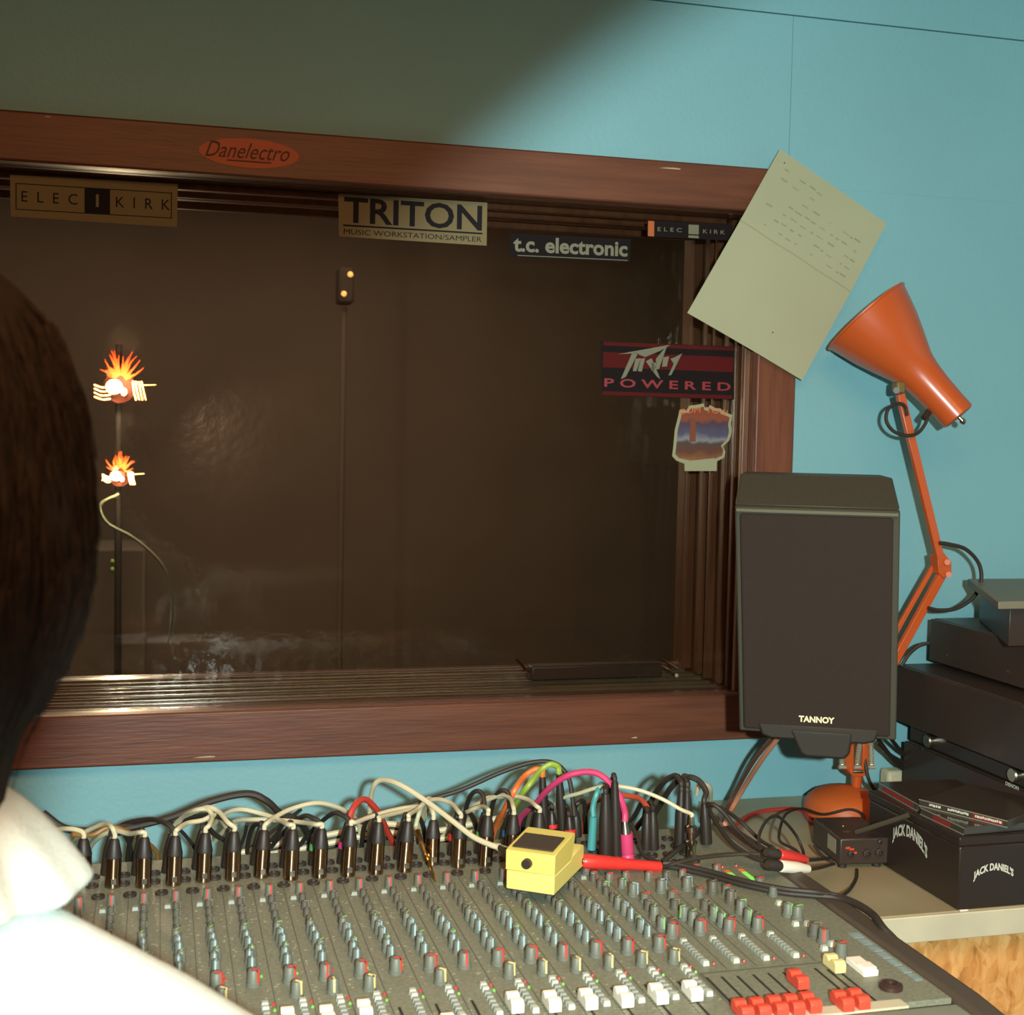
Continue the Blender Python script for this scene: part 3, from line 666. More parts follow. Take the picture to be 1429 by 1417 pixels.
for a_, b_ in (((1012, 1215), (1033, 1230)), ((1033, 1213), (1053, 1230))):
    p, q = dk(*a_), dk(*b_); x = (p.x+q.x)/2
    for k in range(8):
        y = p.y+(q.y-p.y)*(k+.5)/8
        M = mat('meter_green', (130, 220, 90), .4, emit=.35) if k > 1 else mat('meter_amber', (210, 110, 50), .4, emit=.25)
        obj('meter_light', MB().bx(x-.0028, x+.0028, y-.0019, y+.0019, DZ, DZ+.0006), M, con)
    inst('signal_light', ledmesh['r'], con, V(x, p.y+.009, DZ))
# sockets at the rear
ring = MB().lathe([(.0068, 0), (.0068, .003), (.0045, .0035), (.0042, .0005)], 12, caps=False); ringm = ring.mesh('socket', blackp)
for j in JS:
    for y in (1.468, 1.440, 1.404):
        if abs(y-1.440) > .01 or True: inst('jack_socket', ringm, con, V(chx(j)-.022 if y > 1.41 else chx(j)-.0145, y, DZ))
for k in range(9):
    for y in (1.475, 1.447, 1.419, 1.391):
        x = .452+k*.0205
        if x < .60: inst('jack_socket', ringm, con, V(x, y, DZ))
# stand below
st = thing('console_stand', (.1, 1.2, 0), 'black steel stand carrying the mixing console', 'stand')
for x in (-.45, .58):
    for y in (.95, 1.46): obj('leg', MB().bx(x-.02, x+.02, y-.02, y+.02, .001, DZ-.1415), blackm, st, bevel=.003)
obj('top_rail', MB().bx(-.50, .66, .93, .97, DZ-.141, DZ-.1005), blackm, st); obj('top_rail', MB().bx(-.50, .66, 1.44, 1.48, DZ-.141, DZ-.1005), blackm, st)

# ================================================================= PLUGS AND CABLES
ORD = ['first', 'second', 'third', 'fourth', 'fifth', 'sixth', 'seventh', 'eighth', 'ninth', 'tenth', 'eleventh', 'twelfth', 'thirteenth', 'fourteenth', 'fifteenth', 'sixteenth', 'seventeenth']
def pts(l, Y0):
    out = []
    for q in l: out.append(at(q[0], q[1], q[2] if len(q) > 2 else Y0))
    return out
def mic(i, base, tip, cab, Mc=whitec, cr=.0026):
    b = dk(*base); b.y += .004; b.z = DZ+.0006; tp = at(tip[0], tip[1], b.y+.002); L = (tp-b).length; ax = (tp-b).normalized()
    t = thing('microphone_cable', b, '%s silver and black microphone plug from the left, with its off white cable' % ORD[i], 'cable', None)
    r = .0082
    obj('barrel', MB().lathe([(r*1.0, 0), (r*1.02, .002), (r, .004), (r, L*.60)], 20, b, ax), xlrm, t)
    obj('boot', MB().lathe([(r*1.03, L*.60), (r*1.03, L*.64), (r*.84, L*.78), (r*.62, L*.95), (r*.42, L)], 18, b, ax), bootm, t)
    obj('latch', MB().box(b+ax*L*.15+V(r*.1, -r*.98, 0), (.005, .0025, .006)), steel, t)
    P = [b+ax*(L*.985), b+ax*(L+.004)]+pts(cab, b.y+.004)
    obj('cable', MB().tube(P, cr, 8, 6), Mc, t); return b
M_ = [((117, 1232), (117, 1170), [(112, 1160), (95, 1157, 1.47), (70, 1160, 1.49), (30, 1170, 1.5)]),
      ((157, 1240), (160, 1170), [(156, 1155), (147, 1150, 1.46), (130, 1156, 1.48), (112, 1166, 1.5), (100, 1180, 1.545), (95, 1210, 1.56)]),
      ((200, 1240), (202, 1168), [(195, 1162), (180, 1164, 1.46), (160, 1160, 1.48), (140, 1168, 1.5), (125, 1185, 1.54), (120, 1210, 1.56)]),
      ((242, 1237), (245, 1166), [(249, 1157), (262, 1149, 1.46), (283, 1145, 1.47), (300, 1138, 1.48), (312, 1150, 1.52), (330, 1180, 1.55)]),
      ((284, 1232), (287, 1162), [(292, 1152), (296, 1140, 1.46), (289, 1130, 1.47), (270, 1132, 1.48), (252, 1145, 1.52), (235, 1195, 1.56)]),
      ((325, 1230), (327, 1160), [(318, 1148), (305, 1133, 1.46), (290, 1127, 1.47), (270, 1134, 1.49), (245, 1150, 1.53), (228, 1195, 1.56)]),
      ((365, 1226), (369, 1158), [(374, 1148), (385, 1140, 1.46), (410, 1128, 1.48), (445, 1121, 1.49), (480, 1131, 1.51), (500, 1150, 1.55), (505, 1195, 1.57)]),
      ((406, 1229), (409, 1157), [(402, 1151), (388, 1144, 1.46), (365, 1136, 1.48), (335, 1130, 1.49), (312, 1138, 1.51), (295, 1160, 1.55), (290, 1200, 1.57)]),
      ((446, 1226), (449, 1156), [(440, 1151), (420, 1148, 1.46), (390, 1145, 1.48), (355, 1144, 1.49), (325, 1148, 1.52), (300, 1175, 1.57)]),
      ((486, 1224), (490, 1152), [(496, 1148), (515, 1141, 1.45), (545, 1132, 1.47), (580, 1126, 1.49), (610, 1128, 1.52), (630, 1160, 1.57)]),
      ((525, 1221), (529, 1147), [(530, 1141), (545, 1137, 1.45), (570, 1131, 1.48), (592, 1124, 1.5), (600, 1115, 1.52), (585, 1140, 1.57)]),
      ((565, 1218), (570, 1146), [(571, 1137), (582, 1130, 1.46), (595, 1120, 1.48), (590, 1140, 1.52), (580, 1180, 1.57)]),
      ((604, 1208), (605, 1144), [(604, 1134), (600, 1125, 1.46), (593, 1118, 1.48), (586, 1140, 1.52), (582, 1180, 1.57)]),
      ((640, 1212), (643, 1142), [(640, 1133), (630, 1122, 1.46), (612, 1116, 1.48), (596, 1121, 1.5), (585, 1150, 1.55), (583, 1190, 1.57)]),
      ((678, 1210), (681, 1138), [(681, 1130), (672, 1126, 1.46), (655, 1132, 1.48), (640, 1142, 1.52), (620, 1165, 1.56), (600, 1180, 1.58)]),
      ((715, 1206), (717, 1137), [(716, 1126), (712, 1115, 1.46), (700, 1110, 1.48), (680, 1117, 1.5), (655, 1130, 1.53), (640, 1160, 1.57)]),
      ((752, 1203), (753, 1134), [(748, 1125), (738, 1117, 1.46), (722, 1112, 1.48), (700, 1112, 1.5), (672, 1118, 1.52), (650, 1150, 1.57)])]
for i, (b, tp, cb) in enumerate(M_): mic(i, b, tp, cb)
def jack(base, H_, label, cab, Mc=blackr, Mb=jackm, r=.0062, cr=.003, ringc=None, name='jack_cable', lean=0, tip=None, cat='cable', group=None, Yb=None):
    b = dk(*base); b.z = DZ+.0036
    tp = b+V(lean, .002, H_) if tip is None else at(tip[0], tip[1], b.y+.002)
    L = (tp-b).length; ax = (tp-b).normalized()
    t = thing(name, b, label, cat, group)
    obj('plug_body', MB().lathe([(r, 0), (r*1.04, .003), (r, L*.62), (r*.8, L*.8), (r*.62, L)], 14, b, ax), Mb, t)
    if ringc: obj('colour_ring', MB().lathe([(r*1.12, L*.38), (r*1.12, L*.54)], 14, b, ax), ringc, t)
    obj('cable', MB().tube([b+ax*(L*.98), b+ax*(L+.005)]+pts(cab, b.y+.006), cr, 8, 6), Mc, t); return t
# one black jack behind each microphone plug
rc = {2: None, 8: mat('ring_green', (80, 150, 80), .5), 9: mat('ring_magenta', (190, 50, 120), .5), 13: redp, 14: MATS['ring_green'], 15: mat('ring_blue', (40, 90, 150), .5)}
for i in range(1, 17):
    bx_, by_ = M_[i][0]; tx, ty = M_[i][1]
    if i == 12: continue
    s_ = 1 if i % 2 else -1
    if i in (3, 5): cb = [(tx-16, ty-18, 1.47), (tx-40, ty-22, 1.5), (tx-80, ty-10, 1.54), (tx-95, ty+30, 1.58)]
    elif i in (4,): cb = [(tx-2, ty-14, 1.48), (tx+12, ty+2, 1.51), (tx+40, ty+22, 1.54), (tx+50, ty+50, 1.58)]
    elif i in (8, 9): cb = [(tx-12, ty-14, 1.46), (tx-24, ty-17, 1.47), (tx-40, ty-6, 1.5), (tx-62, ty+16, 1.54), (tx-80, ty+40, 1.58)]
    elif i in (14, 15): cb = [(tx-8, ty-30, 1.47), (tx-20, ty-32, 1.48), (tx-30, ty-12, 1.51), (tx-38, ty+40, 1.57)]
    else: cb = [(tx+2*s_, ty-6, 1.48), (tx+14*s_, ty-6, 1.51), (tx+22*s_, ty+14, 1.54), (tx+26*s_, ty+55, 1.58)]
    jack((bx_-9, by_-14), 0, 'black jack plug right behind the %s silver microphone plug from the left' % ORD[i], cb, tip=(tx-5, ty-3), ringc=rc.get(i), cr=.0028)
def cable(name, label, P, r, M, Y0=1.5, n=8):
    return tag(obj(name, MB().tube(pts(P, Y0), r, n, 7), M), label, 'cable')
cable('thick_cable', 'thick black cable arching over the left half of the plug row', [(60, 1135, 1.5), (90, 1156, 1.5), (130, 1160, 1.51), (180, 1155, 1.52), (240, 1140, 1.52), (295, 1118, 1.52), (345, 1108, 1.52), (372, 1118, 1.52), (392, 1136, 1.53), (420, 1150, 1.54), (445, 1200, 1.57)], .0043, blackr)
cable('brown_cable', 'brown cable running under the arching black one behind the leftmost plugs', [(100, 1165, 1.49), (128, 1166, 1.50), (150, 1156, 1.505), (175, 1160, 1.51), (215, 1185, 1.55), (220, 1210, 1.57)], .0028, mat('brown_cable', (132, 98, 50), .5))
cable('long_cable', 'long thin black cable rising along the wall to the cluster of coloured plugs', [(455, 1175, 1.57), (490, 1160, 1.57), (530, 1142, 1.56), (580, 1122, 1.55), (640, 1104, 1.54), (700, 1078, 1.53), (745, 1064, 1.52), (775, 1066, 1.51), (793, 1085, 1.5), (799, 1115, 1.49), (802, 1140, 1.48)], .0029, blackr)
for k, dy in enumerate((0, 12)):
    cable('loom_cable', ['upper', 'lower'][k]+' of the two off white cables lying along the rear edge of the console', [(330, 1192+dy*.6, 1.56), (380, 1180+dy, 1.56), (430, 1171+dy, 1.56), (480, 1161+dy, 1.56), (540, 1150+dy, 1.56), (600, 1160+dy, 1.56), (660, 1150+dy, 1.56), (720, 1136+dy, 1.56)], .0036, whitec)
for k, dy in enumerate((7, 19)):
    cable('loom_cable', ['upper', 'lower'][k]+' of the two thin black cables along the rear edge of the console', [(260, 1200, 1.555), (330, 1190+dy, 1.57), (380, 1178+dy, 1.57), (430, 1170+dy, 1.57), (480, 1160+dy, 1.57), (560, 1150+dy, 1.57), (640, 1156+dy, 1.57)], .0022, blackr)
for k, (a_, b_) in enumerate((((235, 1145), (275, 1192)), ((345, 1150), (330, 1195)), ((420, 1130), (350, 1185)), ((395, 1150), (375, 1180)))):
    cable('patch_lead', ['thin black lead sloping down beside the fourth silver plug', 'thin black lead dropping between the sixth and seventh silver plugs', 'thin black lead slanting left behind the eighth silver plug', 'short black lead just left of the eighth silver plug'][k], [(a_[0], a_[1], 1.53), ((a_[0]+b_[0])/2+3, (a_[1]+b_[1])/2-3, 1.55), (b_[0], b_[1], 1.57), (b_[0]-3, b_[1]+30, 1.58)], .0022, blackr)
cable('red_cable', 'red cable looping up behind the eleventh silver plug', [(487, 1158, 1.46), (490, 1135, 1.46), (500, 1119, 1.47), (512, 1117, 1.48), (526, 1131, 1.49), (538, 1155, 1.51), (550, 1180, 1.53)], .0036, redc)
# long white cable to the pedal
wc = cable('pedal_cable', 'long off white cable looping down into the left side of the yellow pedal', [(516, 1200, 1.56), (516, 1160, 1.55), (517, 1120, 1.53), (522, 1097, 1.51), (533, 1089, 1.5), (555, 1094, 1.48), (590, 1115, 1.46), (630, 1145, 1.43), (660, 1168, 1.41), (686, 1180, 1.395), (697, 1183, 1.39)], .0031, whitec)
# gold cable: a probe like plug leaning over
gb = dk(608, 1231, .001); gt = at(583, 1160, 1.47)
t = thing('gold_jack_cable', gb, 'bare gold jack lying at a slant among the plugs, on an off white cable', 'cable')
ax = (gt-gb).normalized(); L = (gt-gb).length
obj('gold_pin', MB().lathe([(.0006, 0), (.0018, .006), (.0014, .008), (.0018, .010), (.0018, L*.42)], 12, gb, ax), goldm, t)
obj('sleeve', MB().lathe([(.0034, L*.42), (.0034, L*.5), (.0022, L*.52), (.0022, L*.9), (.003, L)], 12, gb, ax), goldm, t)
obj('cable', MB().tube([gt, gt+ax*.01]+pts([(585, 1135), (590, 1122, 1.5), (600, 1116, 1.52), (590, 1150, 1.57)], 1.48), .0026, 8, 6), whitec, t)
# coloured cluster
jack((760, 1175), 0, 'black plug with an orange cable bending away to the left', [(757, 1076), (748, 1074), (732, 1084), (718, 1104, 1.48), (704, 1130, 1.5), (692, 1155, 1.54), (680, 1190, 1.57)], Mc=orangec, tip=(757, 1084), cr=.0036, r=.0058)
jack((786, 1175), 0, 'black plug with a green cable, the tallest behind the yellow pedal', [(778, 1070), (768, 1067), (754, 1076), (738, 1096, 1.48), (722, 1118, 1.5), (705, 1150, 1.54), (695, 1190, 1.57)], Mc=greenc, tip=(780, 1080), cr=.0036, r=.0058)
jack((771, 1172), 0, 'plain black jack plug between the orange and the green cable', [(770, 1125, 1.49), (762, 1120, 1.52), (750, 1130, 1.55), (740, 1190, 1.58)], tip=(770, 1135), ringc=redp)
jack((805, 1172), 0, 'black jack plug right of the green cable with a small black loop', [(806, 1122, 1.48), (812, 1118, 1.49), (816, 1124, 1.5), (817, 1150, 1.54), (818, 1190, 1.58)], tip=(803, 1132))
jack((797, 1182), 0, 'short black jack plug just behind the yellow pedal lever', [(792, 1130, 1.49), (788, 1126, 1.5), (780, 1150, 1.54), (778, 1190, 1.58)], tip=(794, 1140), ringc=redp)
# teal
tb = dk(825, 1190); tt = at(828, 1140, tb.y)
t = thing('teal_cable', tb, 'teal cable and plug standing beside the yellow pedal', 'cable')
obj('plug_body', MB().cyl(V(tb.x, tb.y, DZ+.0036), tt, .0052, .0046), tealc, t)
obj('cable', MB().tube([tt, tt+V(0, .002, .012)]+pts([(834, 1105, 1.45), (840, 1095, 1.47), (850, 1110, 1.52), (852, 1180, 1.58)], 1.45), .0033, 8, 6), tealc, t)
# pink
pb = dk(876, 1203); pt = at(873, 1163, pb.y)
t = thing('pink_cable', pb, 'pink cable arching over to a pink jack plug right of the yellow pedal', 'cable')
ax = (pt-V(pb.x, pb.y, DZ)).normalized(); b0 = V(pb.x, pb.y, DZ+.0036); L = (pt-b0).length
obj('plug_body', MB().lathe([(.0078, 0), (.0078, .004), (.0066, .006), (.0072, L*.2), (.0078, L*.3), (.0078, L)], 18, b0+V(0, 0, .0), ax), pinkc, t)
obj('plug_collar', MB().lathe([(.0064, 0), (.0056, .004), (.0034, .014)], 14, pt, ax), steel, t)
obj('cable', MB().tube([pt+ax*.012]+pts([(872, 1135), (866, 1115), (853, 1095, 1.42), (834, 1080, 1.43), (812, 1078, 1.44), (788, 1085, 1.45), (765, 1102, 1.47), (745, 1125, 1.5), (725, 1145, 1.54), (715, 1190, 1.57)], 1.41), .0037, 10, 6), pinkc, t)
jack((845, 1207), 0, 'tall black jack plug directly left of the pink one', [(846, 1100), (850, 1094, 1.45), (862, 1110, 1.5), (868, 1190, 1.57)], tip=(845, 1108), r=.0075)
jack((860, 1204), 0, 'tall black jack plug with a pointed top, behind the pink plug', [(856, 1082), (857, 1084, 1.44), (853, 1100, 1.48), (850, 1190, 1.57)], tip=(858, 1092), r=.0062)
cable('orange_red_cable', 'orange red cable bending over between the pink plug and the black pair', [(815, 1170, 1.56), (818, 1130, 1.54), (835, 1117, 1.52), (865, 1111, 1.5), (890, 1114, 1.48), (902, 1125, 1.46), (907, 1135, 1.455)], .0033, mat('rust_cable', (176, 74, 50), .5))
jack((902, 1190), 0, 'left of the two stubby black jack plugs in the gap of the plug row', [(900, 1128, 1.47), (896, 1120, 1.49), (885, 1140, 1.53), (870, 1160, 1.56), (880, 1200, 1.58)], tip=(903, 1135), r=.0062)
jack((912, 1190), 0, 'right of the two stubby black jack plugs in the gap of the plug row', [(911, 1125, 1.47), (906, 1120, 1.49), (899, 1140, 1.53), (898, 1200, 1.58)], tip=(911, 1133), r=.0062)
jack((948, 1190), 0, 'first black jack plug of the arched group, its cable bending far left', [(950, 1090), (942, 1083, 1.47), (926, 1092, 1.49), (912, 1112, 1.52), (900, 1140, 1.55), (885, 1162, 1.56), (880, 1200, 1.58)], tip=(951, 1105), r=.0066, cr=.0036)
jack((958, 1192), 0, 'second black jack plug of the arched group', [(959, 1092), (950, 1087, 1.47), (936, 1100, 1.49), (922, 1122, 1.52), (908, 1150, 1.55), (900, 1200, 1.58)], tip=(959, 1106), r=.006, cr=.0036)
jack((986, 1182), 0, 'black jack plug right of the silver plug stack', [(985, 1105, 1.45), (975, 1090, 1.46), (960, 1085, 1.47), (952, 1095, 1.5), (948, 1190, 1.58)], tip=(983, 1122), r=.0066, cr=.0036)
cable('grey_cable', 'short grey cable hoop behind the black plug at the right end of the row', [(972, 1110, 1.5), (975, 1098, 1.5), (984, 1095, 1.5), (991, 1103, 1.5), (991, 1125, 1.52), (990, 1170, 1.56)], .0034, greyc)
# silver stack
sb = dk(965, 1204); t = thing('silver_plug_cable', sb, 'tall silver adapter plug with a thin off white cable leading left', 'cable')
b0 = V(sb.x, sb.y, DZ+.001); tt = at(965, 1140, sb.y); L = (tt-b0).length; ax = (tt-b0).normalized()
obj('adapter', MB().lathe([(.0075, 0), (.0075, .006), (.0052, .008), (.0052, L*.38), (.0068, L*.4), (.0068, L*.46), (.004, L*.48), (.004, L*.64), (.006, L*.66), (.006, L*.78), (.0035, L*.82), (.003, L)], 18, b0, ax), chrome, t)
obj('cable', MB().tube([tt, tt+ax*.003]+pts([(950, 1130), (925, 1116, 1.41), (895, 1104, 1.42), (865, 1098, 1.43), (840, 1098, 1.45), (810, 1107, 1.47), (780, 1118, 1.5), (755, 1150, 1.56)], 1.40), .0023, 8, 6), whitec, t)
b2 = at(961, 1128, 1.47); tag(obj('plug_tip', MB().cyl(at(962, 1150, 1.47), at(962, 1105, 1.47), .0032, .0024), chrome), 'slim silver plug standing behind the silver adapter', 'plug')
# black leads on the right
for nm, lb_, P, r, M in (
    ('black_lead', 'black lead from the right end plug down to the red phono plug', [(986, 1125, 1.44), (995, 1123, 1.43), (1010, 1135, 1.42), (1030, 1160, 1.40), (1055, 1182, 1.37), (1075, 1190, 1.35)], .0027, blackr),
    ('black_lead', 'black lead sagging from the right end plug to the white phono plug', [(988, 1128, 1.45), (1000, 1150, 1.42), (1022, 1178, 1.38), (1050, 1196, 1.35), (1075, 1204, 1.33)], .0027, blackr),
    ('black_lead', 'thin black lead running level from the red jack plug towards the phono plugs', [(918, 1214, 1.375), (940, 1206, 1.36), (975, 1198, 1.36), (1020, 1193, 1.36), (1060, 1192, 1.35)], .0022, blackr),
    ('black_lead', 'black lead crossing over the bench edge above the phono plugs', [(988, 1122, 1.46), (1010, 1130, 1.47), (1035, 1148, 1.48), (1060, 1172, 1.46), (1080, 1184, 1.42)], .0024, blackr),
    ('black_lead', 'black lead slanting up from the red jack plug to the arched group', [(925, 1203, 1.385), (945, 1187, 1.40), (965, 1172, 1.43), (978, 1158, 1.46)], .0028, blackr),
    ('black_lead', 'black lead hanging beside the pink plug', [(880, 1150, 1.45), (890, 1170, 1.43), (897, 1192, 1.41), (915, 1203, 1.39)], .0026, blackr)):
    cable(nm, lb_, P, r, M)
def zt(l, z): return [atz(x, y, z) for x, y in l]
tag(obj('speaker_flex', MB().tube(pts([(1086, 1030, 1.70), (1060, 1065, 1.74), (1035, 1105, 1.80), (1018, 1135, 1.80), (1012, 1150, 1.72)], 1.7), .0036, 8, 6), copperc), 'left copper strand of the speaker wire pair coming down from the loudspeaker', 'cable')
tag(obj('speaker_flex', MB().tube(pts([(1078, 1030, 1.71), (1052, 1062, 1.75), (1028, 1103, 1.81), (1014, 1128, 1.81), (1006, 1150, 1.73)], 1.7), .0032, 8, 6), mat('brown_flex', (92, 62, 48), .4)), 'dark strand of the speaker wire pair coming down from the loudspeaker', 'cable')
tag(obj('red_lead', MB().tube([atz(x, y, SZ+.004+dz) for x, y, dz in ((1018, 1160, 0), (1032, 1147, 0), (1055, 1135, 0), (1085, 1130, 0), (1118, 1131, .0), (1135, 1148, .0), (1180, 1149, .0), (1205, 1146, .0), (1220, 1142, .0))], .0034, 8, 6), redc), 'red cable lying on the bench in front of the orange lamp base', 'cable')
# phono plugs
def phono(P0, P1, Y0, Y1, M, lab, lead, tail):
    a_, b_ = at(*P0, Y0), at(*P1, Y1); ax = (b_-a_).normalized(); L = (b_-a_).length
    t = thing('phono_cable', a_, lab, 'cable')
    obj('black_sleeve', MB().lathe([(.004, -.026), (.0062, -.022), (.0062, -.002)], 14, a_, ax), blackp, t)
    obj('contact_ring', MB().lathe([(.0052, -.002), (.0052, .0015)], 14, a_, ax), chrome, t)
    obj('plug_body', MB().lathe([(.0062, .0015), (.0068, .004), (.0068, L*.6), (.0052, L*.9), (.0048, L)], 16, a_, ax), M, t)
    obj('cable', MB().tube([b_-ax*.001, b_+ax*.006]+pts(tail, Y1), .0021, 8, 6), blackr, t)
phono((1086, 1193), (1124, 1200), 1.34, 1.37, redp, 'red phono plug joined end to end with a black one above the console corner', None, [(1140, 1200, 1.45), (1158, 1198, 1.58)])
phono((1088, 1209), (1127, 1213), 1.32, 1.35, whitep, 'white phono plug lying just below the red one', None, [(1142, 1212, 1.42), (1164, 1206, 1.585)])
tag(obj('looped_lead', MB().tube(pts([(1061, 1186, 1.40), (1059, 1168, 1.42), (1068, 1148, 1.45), (1082, 1139, 1.48), (1096, 1148, 1.5), (1112, 1168, 1.52), (1121, 1190, 1.50), (1120, 1197, 1.42)], 1.45), .002, 8, 7), blackr), 'thin black lead forming a loop above the phono plugs', 'cable')
tag(obj('looped_lead', MB().tube(pts([(1118, 1195, 1.45), (1108, 1185, 1.52), (1090, 1176, 1.56), (1087, 1165, 1.6), (1092, 1145, 1.66), (1100, 1134, 1.7), (1120, 1129, 1.74), (1150, 1137, 1.76), (1185, 1130, 1.76), (1203, 1136, 1.75), (1206, 1146, 1.72)], 1.45), .002, 8, 7), blackr), 'thin black lead winding past the front of the orange lamp base', 'cable')
pl = [at(921, 1210, 1.372), at(940, 1211, 1.365)]+[dk(x, y, .004) for x, y in ((985, 1221), (1040, 1236), (1090, 1246), (1130, 1250), (1165, 1253), (1190, 1261), (1215, 1276), (1232, 1296))]+[V(.712, 1.13, DZ-.03), V(.716, 1.11, DZ-.16), V(.72, 1.10, DZ-.5), V(.76, 1.14, .004)]
pl2 = [p+V(.002, -.004, .005) for p in pl[:6]]+[p+V(.002, .004, .001) for p in pl[6:-1]]+[V(.77, 1.16, .004)]
# ================================================================= RED JACK + PEDAL
t = thing('red_jack_cable', pl[0], 'red jack plug in the yellow pedal, its black cable running off the console corner', 'cable')
rj0 = at(811, 1202, 1.362); rj1 = at(921, 1210, 1.372); ax = (rj1-rj0).normalized(); L = (rj1-rj0).length
obj('plug_body', MB().lathe([(.0062, .001), (.0080, .004), (.0080, L*.35), (.0074, L*.38), (.0078, L*.45), (.0062, L*.58), (.0058, L)], 20, rj0, ax), redp, t)
obj('plug_collar', MB().lathe([(.0045, -.006), (.0045, .001)], 14, rj0, ax), chrome, t)
obj('cable', MB().tube([rj1-ax*.001]+pl[1:], .0032, 8, 6), blackr, t)
tag(obj('twin_lead', MB().tube(pl2, .0030, 8, 6), blackr), 'second black cable lying along the first from the red jack plug to the console corner', 'cable')
# pedal: local frame a (left-right along front), b (to the rear)
f0 = V(.360, 1.342, DZ); f1 = V(.414, 1.300, DZ)
A0 = atz(706, 1243, DZ+.012); B0 = atz(773, 1253, DZ+.012); C0 = atz(834, 1214, DZ+.012)
zP = DZ+.0140
A = V(A0.x, A0.y, zP); B = V(B0.x, B0.y, zP); u = (B-A).normalized(); wv = V(-u.y, u.x, 0); PW = (B-A).length; PD = .128*.80
ped = thing('effects_pedal', (A+B)/2+wv*PD/2-V(0, 0, .0), 'yellow compact effects pedal with a black rubber tread, lying on the console', 'pedal')
def pp(a_, b_, z): return A+u*a_+wv*b_+V(0, 0, z)
hB = .033; 
bodyp = [(0, 0), (0, .020), (PD*.55, .020), (PD*.62, hB*.72), (PD, hB*.72), (PD, 0)]
obj('body', MB().prism([pp(0, y, z) for y, z in bodyp], u*PW), yellowp, ped, bevel=.0012)
levp = [(-.0015, .0205), (-.0015, .0415), (.006, .0432), (PD*.50, .0465), (PD*.64, .0475), (PD*.66, .044), (PD*.56, .0210)]
obj('lever', MB().prism([pp(-.0006, y, z) for y, z in levp], u*(PW+.0012)), yellowd, ped, bevel=.001)
def slopez(y): return .0432+(.0465-.0432)*(y-.006)/(PD*.5-.006)
tr = [pp(.004, .005, slopez(.005)), pp(PW-.004, .005, slopez(.005)), pp(PW-.004, PD*.44, slopez(PD*.44)), pp(.004, PD*.44, slopez(PD*.44))]
obj('rubber_tread', MB().prism(tr, (0, 0, .0016)), mat('tread_rubber', (62, 52, 40), .7, bump=.4, bs=300), ped, bevel=.0005)
pc_ = pp(PW*.45, -.0016, .0305)
obj('thumb_screw', MB().cyl(pc_, pc_-wv*.005, .0054, .0050, 18), blackp, ped)
obj('side_notch', MB().box(pp(-.001, .004, .024), (.003, .005, .004)), blackp, ped)
obj('rubber_foot', MB().prism([pp(.001, .002, -.0012), pp(PW-.001, .002, -.0012), pp(PW-.001, PD-.001, -.0012), pp(.001, PD-.001, -.0012)], (0, 0, .0011)), blackr, ped)
lj0 = at(712, 1188, 1.372); lj1 = at(697, 1183, 1.39)
t = thing('angled_jack', lj0, 'small pale jack plug in the left side of the yellow pedal', 'plug')
obj('plug_body', MB().cyl(lj1+(lj0-lj1)*.1, lj0, .0042, .0036), steel, t); obj('plug_cover', MB().cyl(lj1, lj1+(lj1-lj0)*.6, .0042, .0034), whitec, t)

# ================================================================= LOUDSPEAKER
spY = 1.585
fb = at(1142, 1025, spY)
th = rad(-26.0)
RS = Matrix.Rotation(th, 3, 'Z')
tl = Matrix.Rotation(rad(0.0), 3, 'X')
Wd = .2165; Hh = .3035; Dp = .19; 
spk = thing('loudspeaker', fb, 'black studio loudspeaker with a dark cloth grille, beside the window', 'speaker')
def sp(x, y, z): return fb+RS @ V(x*(.945+.14*z)-.002-.034*z, y, z)
w2 = Wd/2; 
cabm = MB(); k = [(-w2, 0, 0), (w2, 0, 0), (w2-.006, Dp, 0), (-w2+.006, Dp, 0)]; tpf = [(-w2, 0, Hh), (w2, 0, Hh), (w2-.006, Dp, Hh), (-w2+.006, Dp, Hh)]
cabm.hexa([sp(*q) for q in k], [sp(*q) for q in tpf])
hc = .040
cabm.hexa([sp(*q) for q in tpf], [sp(-w2+.007, .055, Hh+hc), sp(w2-.006, .055, Hh+hc), sp(w2-.010, Dp, Hh+hc), sp(-w2+.010, Dp, Hh+hc)])
obj('cabinet', cabm, vinyl, spk, bevel=.0025)
obj('baffle', MB().hexa([sp(-w2+.001, -.012, .001), sp(w2-.001, -.012, .001), sp(w2-.001, -.0005, .001), sp(-w2+.001, -.0005, .001)], [sp(-w2+.001, -.012, Hh-.001), sp(w2-.001, -.012, Hh-.001), sp(w2-.001, -.0005, Hh-.001), sp(-w2+.001, -.0005, Hh-.001)]), mat('baffle_plastic', (62, 62, 50), .7, spec=.25), spk, bevel=.002)
gr = MB(); gr.hexa([sp(-w2+.007, -.021, .006), sp(w2-.010, -.021, .006), sp(w2-.010, -.0125, .006), sp(-w2+.007, -.0125, .006)], [sp(-w2+.007, -.021, Hh-.010), sp(w2-.010, -.021, Hh-.010), sp(w2-.010, -.0125, Hh-.010), sp(-w2+.007, -.0125, Hh-.010)])
obj('grille', gr, cloth, spk, bevel=.0035, seg=3)
chin = [(-w2+.030, -.002), (-w2+.036, -.008), (-w2+.076, -.010), (-w2+.084, -.026), (-w2+.090, -.0285), (w2-.070, -.0285), (w2-.060, -.022), (w2-.052, -.002)]
chin2 = [(-w2+.070, .010), (w2-.060, .010), (w2-.064, -.020), (w2-.072, -.027), (-w2+.092, -.027), (-w2+.084, -.022)]
obj('port_lip', MB().prism([sp(x, -.024, z) for x, z in chin2], RS @ V(0, .035, 0)), mat('lip_plastic', (44, 40, 34), .6, spec=.3), spk, bevel=.004, seg=3)
